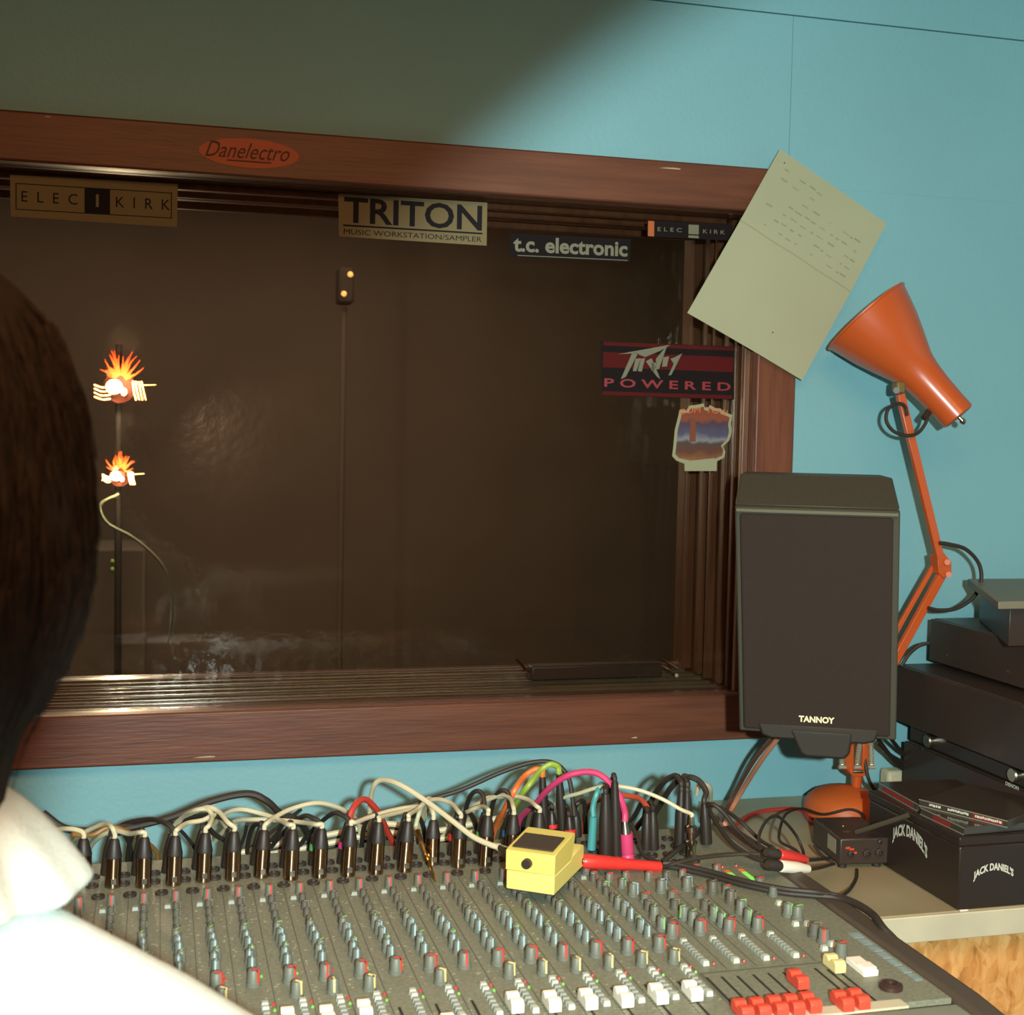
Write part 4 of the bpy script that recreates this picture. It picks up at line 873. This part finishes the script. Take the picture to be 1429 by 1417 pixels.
obj('lower_moulding', MB().prism([sp(x, -.0225, z) for x, z in ((-w2+.026, .016), (-w2+.032, -.001), (-w2+.045, -.005), (w2-.045, -.005), (w2-.030, -.001), (w2-.024, .016))], RS @ V(0, .012, 0)), MATS['lip_plastic'], spk, bevel=.003)
text('badge', 'TANNOY', mat('badge_gold', (226, 220, 180), .35), spk, sp(-.001, -.0216, .024), RS @ ux, uz, .046, .0085, bold=.04)
obj('top_edge_highlight', MB().hexa([sp(-w2+.002, -.0225, Hh-.008), sp(w2-.004, -.0225, Hh-.008), sp(w2-.004, -.0122, Hh-.008), sp(-w2+.002, -.0122, Hh-.008)], [sp(-w2+.002, -.0205, Hh-.0035), sp(w2-.004, -.0205, Hh-.0035), sp(w2-.004, -.0122, Hh-.0035), sp(-w2+.002, -.0122, Hh-.0035)]), mat('top_highlight_grey', (88, 92, 76), .5), spk, bevel=.0006)  # highlight along the top front edge, put in as a lighter strip
# bracket
bk = thing('wall_bracket', (fb.x+.17, WY, fb.z), 'black wall bracket holding the loudspeaker off the wall', 'bracket')
c1 = sp(0, Dp*.62, -.0245); pw = V(c1.x+.10, WY-.012, c1.z)
obj('cradle', MB().box(sp(0, Dp*.62, -.0065), (.11, .09, .012), RS), blackm, bk, bevel=.002)
obj('arm', MB().tube([sp(0, Dp*.62, -.013), sp(0, Dp*.8, -.022), V(pw.x, WY-.015, pw.z+.03)], .009, 10, 5), blackm, bk)
obj('wall_plate', MB().box((pw.x, WY-.006, pw.z+.03), (.05, .0115, .09)), blackm, bk, bevel=.002)

# ================================================================= DESK LAMP
LYp = 1.83
lb0 = V(atz(1176, 1146, SZ).x, LYp+.005, SZ+.0005)
lamp = thing('desk_lamp', lb0, 'orange spring balanced desk lamp with a domed base and conical shade', 'lamp')
R_ = .062
lb0c = V(at(1178, 1120, lb0.y).x, lb0.y, SZ+.0005)
obj('base', MB().lathe([(R_*.92, 0), (R_, .005), (R_, .016), (R_*.93, .028), (R_*.74, .038), (R_*.45, .045), (R_*.18, .048), (.008, .049)], 32, lb0c), orangeb, lamp)
def lp(px, py, dY=0): return at(px, py, LYp+dY)
pv = V(at(1196, 1085, lb0.y).x, lb0.y, SZ)
obj('pivot', MB().cyl(V(lp(1197, 1095).x, lb0.y, SZ+.044), lp(1197, 1075), .008, .009, 14), orange, lamp)
yk = MB()
yk.prism([lp(1181, 1032, -.012), lp(1192, 1032, -.012), lp(1192, 1078, -.012), lp(1189, 1080, -.012), lp(1181, 1074, -.012)], (0, .024, 0))
yk.prism([lp(1205, 1032, -.012), lp(1214, 1032, -.012), lp(1214, 1074, -.012), lp(1207, 1080, -.012), lp(1203, 1078, -.012)], (0, .024, 0))
yk.prism([lp(1181, 1072, -.012), lp(1214, 1072, -.012), lp(1207, 1084, -.012), lp(1190, 1084, -.012)], (0, .024, 0))
obj('yoke', yk, orange, lamp, bevel=.001)
def spring(p, q, r, turns, wr=.0008):
    ax = (q-p); L = ax.length; ax.normalize(); a_ = ax.orthogonal().normalized(); b_ = ax.cross(a_)
    P = [p+ax*(L*t_/(turns*8))+a_*r*math.cos(2*math.pi*t_/8)+b_*r*math.sin(2*math.pi*t_/8) for t_ in range(turns*8+1)]
    return MB().tube(P, wr, 5, 1)
for a_, b_ in (((1175, 1068), (1174, 1025)), ((1196, 1068), (1201, 1025)), ((1216, 1068), (1215, 1025))):
    obj('spring', spring(lp(*a_, -.018), lp(*b_, -.018), .0034, 18, .0010), mat('spring_steel_bright', (176, 170, 146), .4, .3), lamp)
    obj('spring_hook', MB().cyl(lp(a_[0]-4, a_[1]+3, -.018), lp(a_[0]+5, a_[1]+3, -.018), .003, .003, 10), MATS['spring_steel_bright'], lamp)
obj('cross_pin', MB().cyl(lp(1190, 1077, -.014), lp(1204, 1077, -.014), .0028, n=10), chrome, lamp)
def flat(p, q, w_, d_, nm, M=orange):
    ax = (q-p).normalized(); s_ = ax.cross(V(0, 1, 0)).normalized()*w_/2; e = V(0, d_, 0)
    return obj(nm, MB().prism([p-s_-e/2, p+s_-e/2, q+s_-e/2, q-s_-e/2], e), M, lamp, bevel=.001)
flat(lp(1184, 1040), lp(1318, 795), .0135, .009, 'lower_arm')
flat(lp(1166, 1030, .012), lp(1308, 780, .012), .0075, .006, 'lower_arm_rod')
flat(lp(1314, 790, -.004), lp(1256, 550, -.004), .0125, .009, 'upper_arm')
obj('elbow_plate', MB().prism([lp(1308, 776, -.008), lp(1318, 772, -.008), lp(1328, 785, -.008), lp(1328, 800, -.008), lp(1318, 808, -.008), lp(1310, 800, -.008)], (0, .022, 0)), orange, lamp, bevel=.001)
for x, y in ((1322, 785), (1324, 802)): obj('elbow_bolt', MB().cyl(lp(x, y, -.014), lp(x, y, -.007), .0045, n=10), orangeb, lamp)
# shade
c0 = lp(1208, 441, .050); c1 = lp(1338, 582, -.030); ax = (c1-c0).normalized(); Ls = (c1-c0).length
SR = .0735
prof = [(SR*1.03, 0), (SR*1.03, .003), (SR, .004), (SR*.93, .022), (SR*.82, .048), (SR*.66, .078), (.040, .098), (.0345, .112), (.031, .13), (.0285, .155), (.0270, Ls-.022), (.0270, Ls-.002), (.0245, Ls)]
inner = [(r-.0012, z) for r, z in prof[:-1]]+[(.001, Ls-.003)]
sm = MB(); sm.lathe(prof, 40, c0, ax, caps=False); sm.lathe([(r, max(z, .0005)) for r, z in inner], 40, c0, ax, caps=False)
sm.lathe([(SR*1.03, 0), (SR*1.03-.0012, .0005)], 40, c0, ax, caps=False)
obj('shade', sm, orange, lamp)
obj('end_cap', MB().lathe([(.0245, Ls), (.020, Ls+.001), (.004, Ls+.0012)], 30, c0, ax), mat('orange_dull', (150, 70, 34), .5), lamp)
obj('switch', MB().lathe([(.0032, Ls), (.0032, Ls+.006), (.0048, Ls+.007), (.0048, Ls+.010), (.003, Ls+.014)], 12, c0, ax), chrome, lamp)
obj('bulb', MB().sph(c0+ax*.055, .028, 16, 10), mat('unlit_bulb', (200, 196, 180), .2), lamp)
obj('head_joint', MB().box(lp(1254, 541, -.004), (.015, .018, .018)), mat('olive_joint', (110, 96, 54), .5), lamp, bevel=.003)
obj('head_joint_bolt', MB().cyl(lp(1251, 545, -.02), lp(1251, 545, -.012), .005, n=10), blackp, lamp)
def lcord(P, r=.0032): obj('cord', MB().tube([lp(*q) for q in P], r, 8, 7), blackr, lamp)
lcord([(1266, 580, -.012), (1262, 566, -.014), (1250, 564, -.014), (1239, 572, -.016), (1237, 588, -.018), (1247, 602, -.018), (1264, 608, -.018), (1280, 605, -.018), (1291, 592, -.016), (1295, 578, -.012), (1300, 572, -.008)], .0028)
obj('cord_grip', MB().cyl(lp(1289, 584, -.014), lp(1298, 572, -.008), .0050, n=10), blackp, lamp)
lcord([(1311, 758, -.012), (1325, 760, -.014), (1348, 767, -.016), (1366, 787, -.016), (1369, 812, -.016), (1358, 834, -.016), (1336, 849, -.014), (1312, 852, -.012), (1295, 849, -.01)])
lcord([(1298, 897, .0), (1282, 902, .01), (1268, 914, .01), (1258, 930, .01)], .003)
lcord([(1205, 1040, -.004), (1208, 1070, -.012), (1214, 1092, -.014), (1226, 1108, .0), (1240, 1118, .02)], .003)
for k, (P, lab) in enumerate((([(1222, 1026, 1.78), (1235, 1045, 1.82), (1250, 1064, 1.86), (1262, 1074, 1.89), (1290, 1090, 1.91)], 'thick black cable running behind the hi-fi stack, lower of three'),
                 ([(1224, 1036, 1.8), (1240, 1052, 1.84), (1256, 1062, 1.88), (1290, 1080, 1.92)], 'black cable running behind the hi-fi stack, middle of three'),
                 ([(1240, 1026, 1.78), (1250, 1040, 1.84), (1262, 1052, 1.88), (1290, 1070, 1.92)], 'black cable running behind the hi-fi stack, upper of three'))):
    tag(obj('rear_cable', MB().tube(pts(P, 1.8), .0032, 8, 6), blackr), lab, 'cable')

# ================================================================= HI-FI STACK
def xz(px, py, Y): p = at(px, py, Y); return p.x, p.z
YF = 1.885
def unit(nm, lab, pxl, pyt, pyb, depth=.30, Yn=1.36, feet=True, rot=0, M=blackm):
    x, zt_ = xz(pxl, pyt, YF); _, zb = xz(pxl, pyb, YF)
    t = thing(nm, (x+.1, (YF+Yn)/2, zb), lab, 'hi-fi')
    obj('case', MB().bx(x+.006, x+depth, Yn+.002, YF-.0, zb, zt_), M, t, bevel=.0015)
    obj('front_panel', MB().bx(x, x+.0055, Yn, YF, zb+.001, zt_-.001), blackm, t, bevel=.001)
    return t, x, zb, zt_
# bottom to top
z5t = xz(1262, 1034, YF)[1]
t5, x5, zb5, zt5 = unit('amplifier', 'lowest black hi-fi unit with a small brand name, behind the black tin', 1262, 1034, 1100, Yn=1.43)
for y in (1.46, YF-.03):
    for dx in (.03, .25): obj('foot', MB().cyl((x5+dx, y, SZ+.0005), (x5+dx, y, zb5), .016), blackp, t5)
t4, x4, zb4, zt4 = unit('preamplifier', 'thin black hi-fi unit with two chrome knobs', 1271, 1012, 1033, depth=.28, Yn=1.44)
t3, x3, zb3, zt3 = unit('cassette_deck', 'tall plain black hi-fi unit third from the top of the stack', 1251, 927, 1005, Yn=1.42)
t2, x2, zb2, zt2 = unit('tuner', 'black hi-fi unit second from the top of the stack', 1299, 863, 922, depth=.28, Yn=1.40)
def onface(px, py, x):
    d = ray(px, py); d = d*(x/d.x); d.z += CZ; return d
for px, py in ((1293, 1034), (1412, 1082)):
    p = onface(px, py, x4-.012); zc = (zb4+zt4)/2
    q = V(x4, p.y, p.z if px < 1300 else p.z)
    obj('volume_knob', MB().lathe([(.0108, 0), (.0108, .011), (.0092, .013)], 24, q, (-1, 0, 0)), mat('satin_chrome', (220, 210, 188), .3, 1), t4)
p = onface(1413, 1097, x5)
text('brand_lettering', 'DENON', inks, t5, V(x5-.0004, p.y, p.z), (0, -1, 0), (0, 0, 1), .030, .0055, ext=.0004, bold=.03)
p = onface(1413, 1111, x5); text('mark', 'T', inks, t5, V(x5-.0004, p.y, p.z), (0, -1, 0), (0, 0, 1), .006, .005)
obj('power_button', MB().box(onface(1248+190/5.04*1, 1045, x5-.001), (.003, .008, .004)), blackp, t5)
for px, py, x, t in ((1319, 914, x2, t2), (1404, 937, x2, t2), (1425, 987, x3, t3)):
    p = onface(px, py, x-.001); obj('indicator', MB().box(p, (.002, .006, .0025)), steel, t)
# top unit, turned
P0 = at(1350, 808, 1.86); zt1 = P0.z; P1 = atz(1429, 866, zt1); dirf = (P1-P0).normalized(); back = V(-dirf.y, dirf.x, 0); back = back if back.x > 0 else -back
t1 = thing('turntable', V(P0.x+.1, P0.y-.08, zt2), 'grey topped hi-fi unit turned askew on top of the stack', 'hi-fi')
Lf = .30; Df = .30; E = P0+dirf*Lf
# keep the rear corner in front of the wall
b_x = V(1, -.02, 0)
def q4(p, l, d, z): return [V(p.x, p.y, z), V(*(p+dirf*l)[:2], z), V(*(p+dirf*l+b_x*d)[:2], z), V(*(p+b_x*d)[:2], z)]
lidz = .011
obj('lid', MB().hexa(q4(P0, Lf, Df, zt1-lidz), q4(P0, Lf, Df, zt1)), mat('grey_lid', (118, 116, 98), .5), t1, bevel=.0015)
i0 = P0+dirf*.012+b_x*.022
obj('body', MB().hexa(q4(i0, Lf-.03, Df-.04, zt2+.0005), q4(i0, Lf-.03, Df-.04, zt1-lidz-.0002)), blackm, t1, bevel=.0015)
tag(obj('white_block', MB().box(V(at(1246, 1085, 1.93).x, 1.93, at(1246, 1092, 1.93).z), (.034, .03, .045)), mat('ivory_plastic', (196, 190, 156), .6), bevel=.006, seg=3), 'small ivory plug block on the wall behind the lamp base', 'plug')

# ================================================================= BLACK TIN AND DISC CASES
TX0, TX1, TY0, TY1, TZ1 = .970, 1.085, 1.432, 1.652, SZ+.094
tin = thing('storage_tin', ((TX0+TX1)/2, (TY0+TY1)/2, SZ), 'black tin box with white curved lettering at the front edge of the bench', 'box')
obj('tin_body', MB().bx(TX0, TX1, TY0, TY1, SZ+.0006, TZ1-.012), tinm, tin, bevel=.003, seg=3)
obj('tin_lid', MB().bx(TX0-.0012, TX1+.0012, TY0-.0012, TY1+.0012, TZ1-.0118, TZ1), tinm, tin, bevel=.002, seg=3)
p = at(1386, 1219, TY0)
text('lettering', "JACK DANIEL'S", inks, tin, V(p.x, TY0-.0006, p.z-.003), (1, 0, 0), (0, 0, 1), .058, .0125, arc=.0105, bold=.04)
pl_ = onface(1270, 1180, TX0)
text('lettering', "JACK DANIEL'S", inks, tin, V(TX0-.0006, pl_.y+.0, pl_.z), (0, -1, 0), (0, 0, 1), .085, .021, arc=.016, bold=.04)
def cdcase(P, z, hgt, lab, spine, txt):
    t = thing('disc_case', sum(P, Vector())/4, lab, 'case')
    Pz = [V(p.x, p.y, z) for p in P]
    obj('case_shell', MB().hexa(Pz, [p+V(0, 0, hgt) for p in Pz]), clearp, t, bevel=.0006)
    a_, b_ = Pz[0], Pz[1]; d = (b_-a_).normalized(); n = V(d.y, -d.x, 0)
    if n.dot(V(-.6, -.8, 0)) < 0: n = -n
    L = (b_-a_).length
    for zz0, zz1 in ((.0, .14), (.86, 1.0)):  # highlights on the case edges, laid on as thin pale strips
        q0 = a_+n*.0007; q1 = b_+n*.0007
        obj('case_edge_highlight', MB().hexa([q0+V(0, 0, hgt*zz0), q1+V(0, 0, hgt*zz0), q1-n*.0006+V(0, 0, hgt*zz0), q0-n*.0006+V(0, 0, hgt*zz0)], [q0+V(0, 0, hgt*zz1), q1+V(0, 0, hgt*zz1), q1-n*.0006+V(0, 0, hgt*zz1), q0-n*.0006+V(0, 0, hgt*zz1)]), mat('case_highlight_grey', (128, 126, 110), .2), t)
    for s0, s1, M in spine:
        q0 = a_+d*(L*s0)+n*.0004; q1 = a_+d*(L*s1)+n*.0004
        obj('spine_print', MB().hexa([q0+V(0, 0, hgt*.2), q1+V(0, 0, hgt*.2), q1-n*.0003+V(0, 0, hgt*.2), q0-n*.0003+V(0, 0, hgt*.2)], [q0+V(0, 0, hgt*.75), q1+V(0, 0, hgt*.75), q1-n*.0003+V(0, 0, hgt*.75), q0-n*.0003+V(0, 0, hgt*.75)]), M, t)
    tk = MB(); random.seed(9)
    for s_, wd in txt:
        u_ = s_-wd/2/L
        while u_ < s_+wd/2/L:
            w_ = random.uniform(.0012, .0028); c_ = a_+d*(L*u_)+n*.0008+V(0, 0, hgt*random.uniform(.52, .60)); tk.box(c_, (w_, .0004, hgt*.30), Matrix.Rotation(math.atan2(d.y, d.x), 3, 'Z')); u_ += (w_+.0006)/L
    if txt: tag(obj('spine_print_ticks', tk, inks, t), kind='stuff')
    return t
def quad(px0, px1, depth, z):
    a_ = atz(*px0, z); b_ = atz(*px1, z); d = (b_-a_).normalized(); n = V(-d.y, d.x, 0)
    if n.x < 0 and n.y < 0: n = -n
    if n.dot(V(.6, .8, 0)) < 0: n = -n
    return [a_, b_, b_+n*depth, a_+n*depth]
z1 = TZ1+.0004
cdcase(quad((1226, 1102), (1280, 1133), .12, z1), z1, .0105, 'disc case with a red spine at the rear end of the black tin', [(.1, .9, cdr)], [])
cdcase(quad((1284, 1137), (1345, 1166), .12, z1), z1, .0100, 'lower disc case with an orange red inlay, on the front of the black tin', [(.3, .7, cdr)], [])
z2 = z1+.0104
cdcase(quad((1282, 1125), (1406, 1156), .125, z2), z2, .0095, 'upper disc case with white spine writing, overhanging the front of the black tin', [(.62, .95, cdr)], [(.20, .016), (.47, .030), (.80, .036)])
# ================================================================= SMALL BLACK INTERFACE BOX
fz = SZ+.006
a_ = V(*atz(1171, 1208, fz)[:2], fz); b_ = V(*atz(1246, 1210, fz)[:2], fz); b_.y = a_.y-.008
d = (b_-a_).normalized(); n = V(-d.y, d.x, 0); wI = (b_-a_).length
dib = thing('interface_box', (a_+b_)/2, 'small black box with red marks and pale side label, between lamp base and tin', 'box')
D_ = .100; H_ = .037
obj('case', MB().hexa([a_, b_, b_+n*D_, a_+n*D_], [p+V(0, 0, H_) for p in (a_, b_, b_+n*D_, a_+n*D_)]), blackm, dib, bevel=.0025)
for s_, e in ((.12, .1), (.82, .1), (.12, .9), (.82, .9)): 
    f_ = a_+d*wI*s_+n*D_*e; obj('foot', MB().cyl(V(f_.x, f_.y, SZ+.0004), V(f_.x, f_.y, fz), .006, n=12), blackr, dib)
lp0 = a_-d*.0004+n*.012; obj('side_label', MB().hexa([lp0+V(0, 0, .012), lp0+n*.03+V(0, 0, .012), lp0+n*.03-d*.0003+V(0, 0, .012), lp0-d*.0003+V(0, 0, .012)], [q+V(0, 0, .020) for q in (lp0+V(0, 0, .012), lp0+n*.03+V(0, 0, .012), lp0+n*.03-d*.0003+V(0, 0, .012), lp0-d*.0003+V(0, 0, .012))]), mat('grey_label', (150, 146, 124), .6), dib)
for s_, z_, r in ((.22, .016, .0045), (.55, .016, .006), (.80, .017, .006), (.80, .032, .003)):
    f_ = a_+d*wI*s_-n*.0003+V(0, 0, z_); obj('socket', MB().lathe([(r, 0), (r, .004), (r*.6, .0045), (r*.55, .001)], 14, f_, -n), blackp, dib)
for s_, z_ in ((.16, .024), (.24, .022), (.30, .017)):
    f_ = a_+d*wI*s_-n*.0006+V(0, 0, z_); obj('red_mark', MB().box(f_, (.007, .0006, .003)), mat('mark_red', (200, 70, 40), .5), dib)
f_ = a_+d*wI*.38+n*.055+V(0, 0, H_); obj('pilot_lens', MB().sph(f_, .002, 10, 6), chrome, dib)
for s_, e in ((.3, .3), (.5, .28), (.7, .3)): f_ = a_+d*wI*s_+n*D_*e+V(0, 0, H_+.0003); obj('marking', MB().box(f_, (.010, .003, .0004)), mat('dull_print', (80, 74, 60), .5), dib)
tag(obj('stick_aerial', MB().cyl(a_+d*wI*.40+n*.012+V(0, 0, H_+.0045), onface(1267, 1138, TX0-.006), .0036, .0036, 12), mat('dark_grey_sleeve', (74, 68, 56), .5)), 'dark grey sleeved cable leaning from the interface box up to the disc cases', 'cable')
tag(obj('hanging_lead', MB().tube(pts([(1196, 1214, 1.585), (1195, 1226, 1.56), (1186, 1242, 1.50), (1170, 1254, 1.40), (1160, 1260, 1.32)], 1.5), .0021, 8, 6), blackr), 'thin black lead dropping from the interface box behind the console edge', 'cable')
tag(obj('hanging_lead', MB().tube(pts([(1136, 1180, 1.62), (1143, 1190, 1.61), (1152, 1198, 1.60), (1163, 1203, 1.596)], 1.5), .0021, 8, 6), blackr), 'short black lead at the left side of the interface box', 'cable')

# ================================================================= PERSON
def remesh(o, vox, smooth=2, noise=0, ns=8.0):
    r = o.modifiers.new('remesh', 'REMESH'); r.mode = 'VOXEL'; r.voxel_size = vox; r.use_smooth_shade = True
    s_ = o.modifiers.new('smooth', 'SMOOTH'); s_.iterations = smooth; s_.factor = .5
    if noise:
        tx = bpy.data.textures.new(o.name+'_folds', 'CLOUDS'); tx.noise_scale = ns; tx.noise_depth = 1
        dm = o.modifiers.new('folds', 'DISPLACE'); dm.texture = tx; dm.strength = noise; dm.mid_level = .5; dm.texture_coords = 'LOCAL'
PX, PYp = -.132, .705
def C(x, y, z): return V(x, y, CZ+z)
person = thing('person', (PX, PYp-.05, 0), 'person with dark hair and a white shirt, seen from behind at the left edge', 'person')
sk = MB()
sk.sph(C(PX, PYp+.012, -.045), (.074, .092, .108), 24, 16)           # skull
sk.caps_(C(PX, PYp+.055, -.10), C(PX, PYp+.07, -.125), .045, .032)   # jaw
sk.caps_(C(PX, PYp+.10, -.055), C(PX, PYp+.118, -.075), .010, .013)  # nose
sk.caps_(C(PX-.018, PYp+.096, -.102), C(PX+.018, PYp+.096, -.102), .009, .009)
for s_ in (-1, 1):
    sk.sph(C(PX+s_*.076, PYp+.008, -.055), (.010, .018, .030), 12, 8)  # ears
    sk.sph(C(PX+s_*.030, PYp+.088, -.040), (.016, .012, .012), 12, 8)
sk.caps_(C(PX, PYp-.008, -.12), C(PX, PYp-.018, -.25), .054, .058)     # neck
sk.caps_(C(PX-.08, PYp, -.375), C(PX+.08, PYp, -.375), .068, .068)
sk.caps_(C(PX-.06, PYp, -.42), C(PX-.06, PYp-.03, -.72), .10, .095); sk.caps_(C(PX+.06, PYp, -.42), C(PX+.06, PYp-.03, -.72), .10, .095)
sk.caps_(C(PX-.07, PYp-.03, -.78), C(PX+.07, PYp-.03, -.78), .10, .10)
hands = []
for s_ in (-1, 1):
    sh = C(PX+s_*.160, PYp, -.400); el = C(PX+s_*.20, PYp+.05, -.64); wr = C(PX+s_*.10+(-.05 if s_ > 0 else 0), .905, -.535+.04)
    wr = C(PX+s_*.105, .872, -.462)
    sk.caps_(sh, el, .040, .036); sk.caps_(el, wr, .038, .025)
    pd = V(-s_*.15, 1, .05).normalized(); sd = V(1, s_*.15, 0).normalized()
    pm_ = wr+pd*.075
    for k in range(4): sk.caps_(wr+pd*.012+sd*(k-1.5)*.012, pm_+sd*(k-1.5)*.019+V(0, 0, .004), .013, .0105, 10)
    for k, Lk in enumerate((.062, .074, .068, .052)):
        b_ = pm_+sd*(k-1.5)*.0195*1.05; m_ = b_+pd*Lk*.5+V(0, 0, .008); e_ = b_+pd*Lk*.95+V(0, 0, -.008)
        sk.caps_(b_, m_, .0092, .0082, 8); sk.caps_(m_, e_, .0082, .0068, 8)
    tb_ = wr+pd*.025-sd*s_*.022*1; tm = tb_+pd*.028-sd*s_*.026; te = tm+pd*.028-sd*s_*.006
    sk.caps_(tb_, tm, .012, .0098, 8); sk.caps_(tm, te, .0098, .0078, 8)
    hp = C(PX+s_*.085, PYp-.03, -.80); kn = C(PX+s_*.13, PYp+.36, -.84); an = C(PX+s_*.13, PYp+.38, -1.26)
    sk.caps_(hp, kn, .078, .055); sk.caps_(kn, an, .052, .038); sk.caps_(an, an+V(0, .14, -.07), .036, .03)
body = obj('body', sk, skinm, person); remesh(body, .0055, 3)
# shirt
sh_ = MB()
sh_.caps_(C(PX+.030, PYp+.005, -.293), C(PX+.170, PYp+.005, -.387), .062, .062, 20); sh_.caps_(C(PX-.030, PYp+.005, -.290), C(PX-.170, PYp+.005, -.386), .062, .062, 20)
sh_.sph(C(PX, PYp+.005, -.30), (.085, .075, .055), 20, 12)
sh_.caps_(C(PX-.085, PYp, -.39), C(PX+.085, PYp, -.39), .112, .112, 20)
for s_ in (-1, 1):
    sh_.caps_(C(PX+s_*.075, PYp, -.42), C(PX+s_*.07, PYp-.03, -.78), .122, .120, 20)
    sh = C(PX+s_*.168, PYp, -.392); el = C(PX+s_*.203, PYp+.05, -.645); wr = C(PX+s_*.12, .835, -.49)
    sh_.caps_(sh, el, .060, .052, 16); sh_.caps_(el, wr, .050, .036, 16)
shirt = obj('shirt', sh_, shirtm, person); remesh(shirt, .007, 6, .008, .09)
# collar, folded over, wider towards the right
cl = MB(); N = 56; prof = [(.046, -.200), (.047, -.191), (.055, -.190), (.064, -.196), (.074, -.207), (.085, -.221), (.0945, -.236), (.0965, -.240), (.092, -.2435), (.080, -.2425), (.066, -.236), (.056, -.225), (.050, -.212)]
kk = len(cl.v)
for i in range(N):
    a_ = 2*math.pi*i/N
    for r, z in prof:
        f = (r-.046)/.05; wob = 1+.03*math.sin(3*a_+1)*f+.02*math.sin(7*a_)*f
        dz = -.004*f*math.sin(2*a_)-.01*max(0, -math.sin(a_))*f*0
        cr_ = (-.010*math.exp(-((a_-5.62)/.09)**2)+.004*math.exp(-((a_-5.85)/.14)**2))*f  # crease
        rr = (r+cr_)*wob
        cl.v.append(C(PX+rr*math.cos(a_), PYp+.010+rr*math.sin(a_)*.95, z+dz))
np_ = len(prof)
for i in range(N):
    for j in range(np_):
        cl.face([kk+i*np_+j, kk+((i+1) % N)*np_+j, kk+((i+1) % N)*np_+(j+1) % np_, kk+i*np_+(j+1) % np_])
co = obj('collar', cl, shirtm, person); sb_ = co.modifiers.new('s', 'SUBSURF'); sb_.levels = 1; sb_.render_levels = 2
# trousers, shoes
tm_ = MB(); tm_.caps_(C(PX-.07, PYp-.03, -.80), C(PX+.07, PYp-.03, -.80), .116, .116, 18)
for s_ in (-1, 1):
    hp = C(PX+s_*.085, PYp-.03, -.80); kn = C(PX+s_*.13, PYp+.36, -.84); an = C(PX+s_*.13, PYp+.38, -1.24)
    tm_.caps_(hp, kn, .088, .066, 18); tm_.caps_(kn, an, .062, .055, 18)
tr_ = obj('trousers', tm_, jeansm, person); remesh(tr_, .009, 4, .006, .1)
for s_ in (-1, 1):
    an = V(PX+s_*.13, PYp+.38, .045); shx = MB(); shx.caps_(an+V(0, -.03, 0), an+V(0, .15, -.008), .043, .036, 16); so = obj('shoe', shx, shoem, person)
# hair
hm_ = MB(); hc_ = C(PX, PYp-.004, -.045); NH, MH = 44, 34; kk = len(hm_.v)
def hair_r(el):  # half width of the hair silhouette at height z (relative to the eye)
    z = el
    tb = [(.092, .0), (.086, .034), (.070, .060), (.045, .082), (.01, .094), (-.03, .0985), (-.07, .0985), (-.10, .0935), (-.125, .085), (-.145, .0735), (-.16, .065), (-.18, .060), (-.205, .056)]
    for (z0, r0), (z1_, r1) in zip(tb, tb[1:]):
        if z <= z0 and z >= z1_: t_ = (z0-z)/(z0-z1_); return r0+(r1-r0)*t_
    return .05
for j in range(MH+1):
    z = .092-(.092+.203)*j/MH
    if j == 0: z = .0919
    r = hair_r(z)
    for i in range(NH):
        a_ = 2*math.pi*i/NH; p = V(math.cos(a_), math.sin(a_)*1.12, 0)*r
        front = max(0, math.sin(a_))
        if z < -.005 and front > .15: p *= 1-min(1, (-.005-z)/.02)*min(1, (front-.15)/.25)*.55   # leaves the face free
        nz = mnoise.noise(V(math.cos(a_)*6, math.sin(a_)*6, z*14))*.005+mnoise.noise(V(math.cos(a_)*22, math.sin(a_)*22, z*10))*.003
        hm_.v.append(C(PX, PYp-.004, z)+p*(1+nz/max(r, .03)))
for j in range(MH):
    for i in range(NH): hm_.face([kk+j*NH+i, kk+j*NH+(i+1) % NH, kk+(j+1)*NH+(i+1) % NH, kk+(j+1)*NH+i])
hm_.face([kk+i for i in range(NH)][::-1]); hm_.face([kk+MH*NH+i for i in range(NH)])
hair = obj('hair', hm_, hairm, person); sb_ = hair.modifiers.new('s', 'SUBSURF'); sb_.levels = 1; sb_.render_levels = 1
random.seed(21); stt = MB()
for q in range(700):
    a_ = random.uniform(math.pi*.95, math.pi*2.3); z0 = random.uniform(-.09, .06); L = random.uniform(.04, .10); P = []
    for s_ in range(5):
        z = z0-L*s_/4; r = hair_r(max(z, -.203))+.0006+.0035*random.random()*(s_/4)**2+.001; aa = a_+.10*s_/4*math.sin(q)
        P.append(C(PX, PYp-.004, max(z, -.203))+V(math.cos(aa), math.sin(aa)*1.12, 0)*r)
    stt.tube(P, .0007, 3, 1, r1=.0002)
tag(obj('loose_hair', stt, hairm, person, sharp=180), kind='stuff')
# stool
stl = thing('stool', (PX, PYp-.04, 0), 'black swivel stool under the seated person', 'stool')
zs_ = CZ-.80-.118
obj('seat', MB().lathe([(.15, -.05), (.17, -.03), (.17, -.012), (.15, -.002)], 28, (PX, PYp-.04, zs_)), blackr, stl)
obj('post', MB().cyl((PX, PYp-.04, .06), (PX, PYp-.04, zs_-.0505), .022), chrome, stl)
for k in range(5):
    a_ = 2*math.pi*k/5; obj('leg', MB().tube([V(PX, PYp-.04, .07), V(PX+.22*math.cos(a_), PYp-.04+.22*math.sin(a_), .025)], .013, 8, 1), blackm, stl)
for o in bpy.data.objects:
    if '_w' in o: del o['_w']
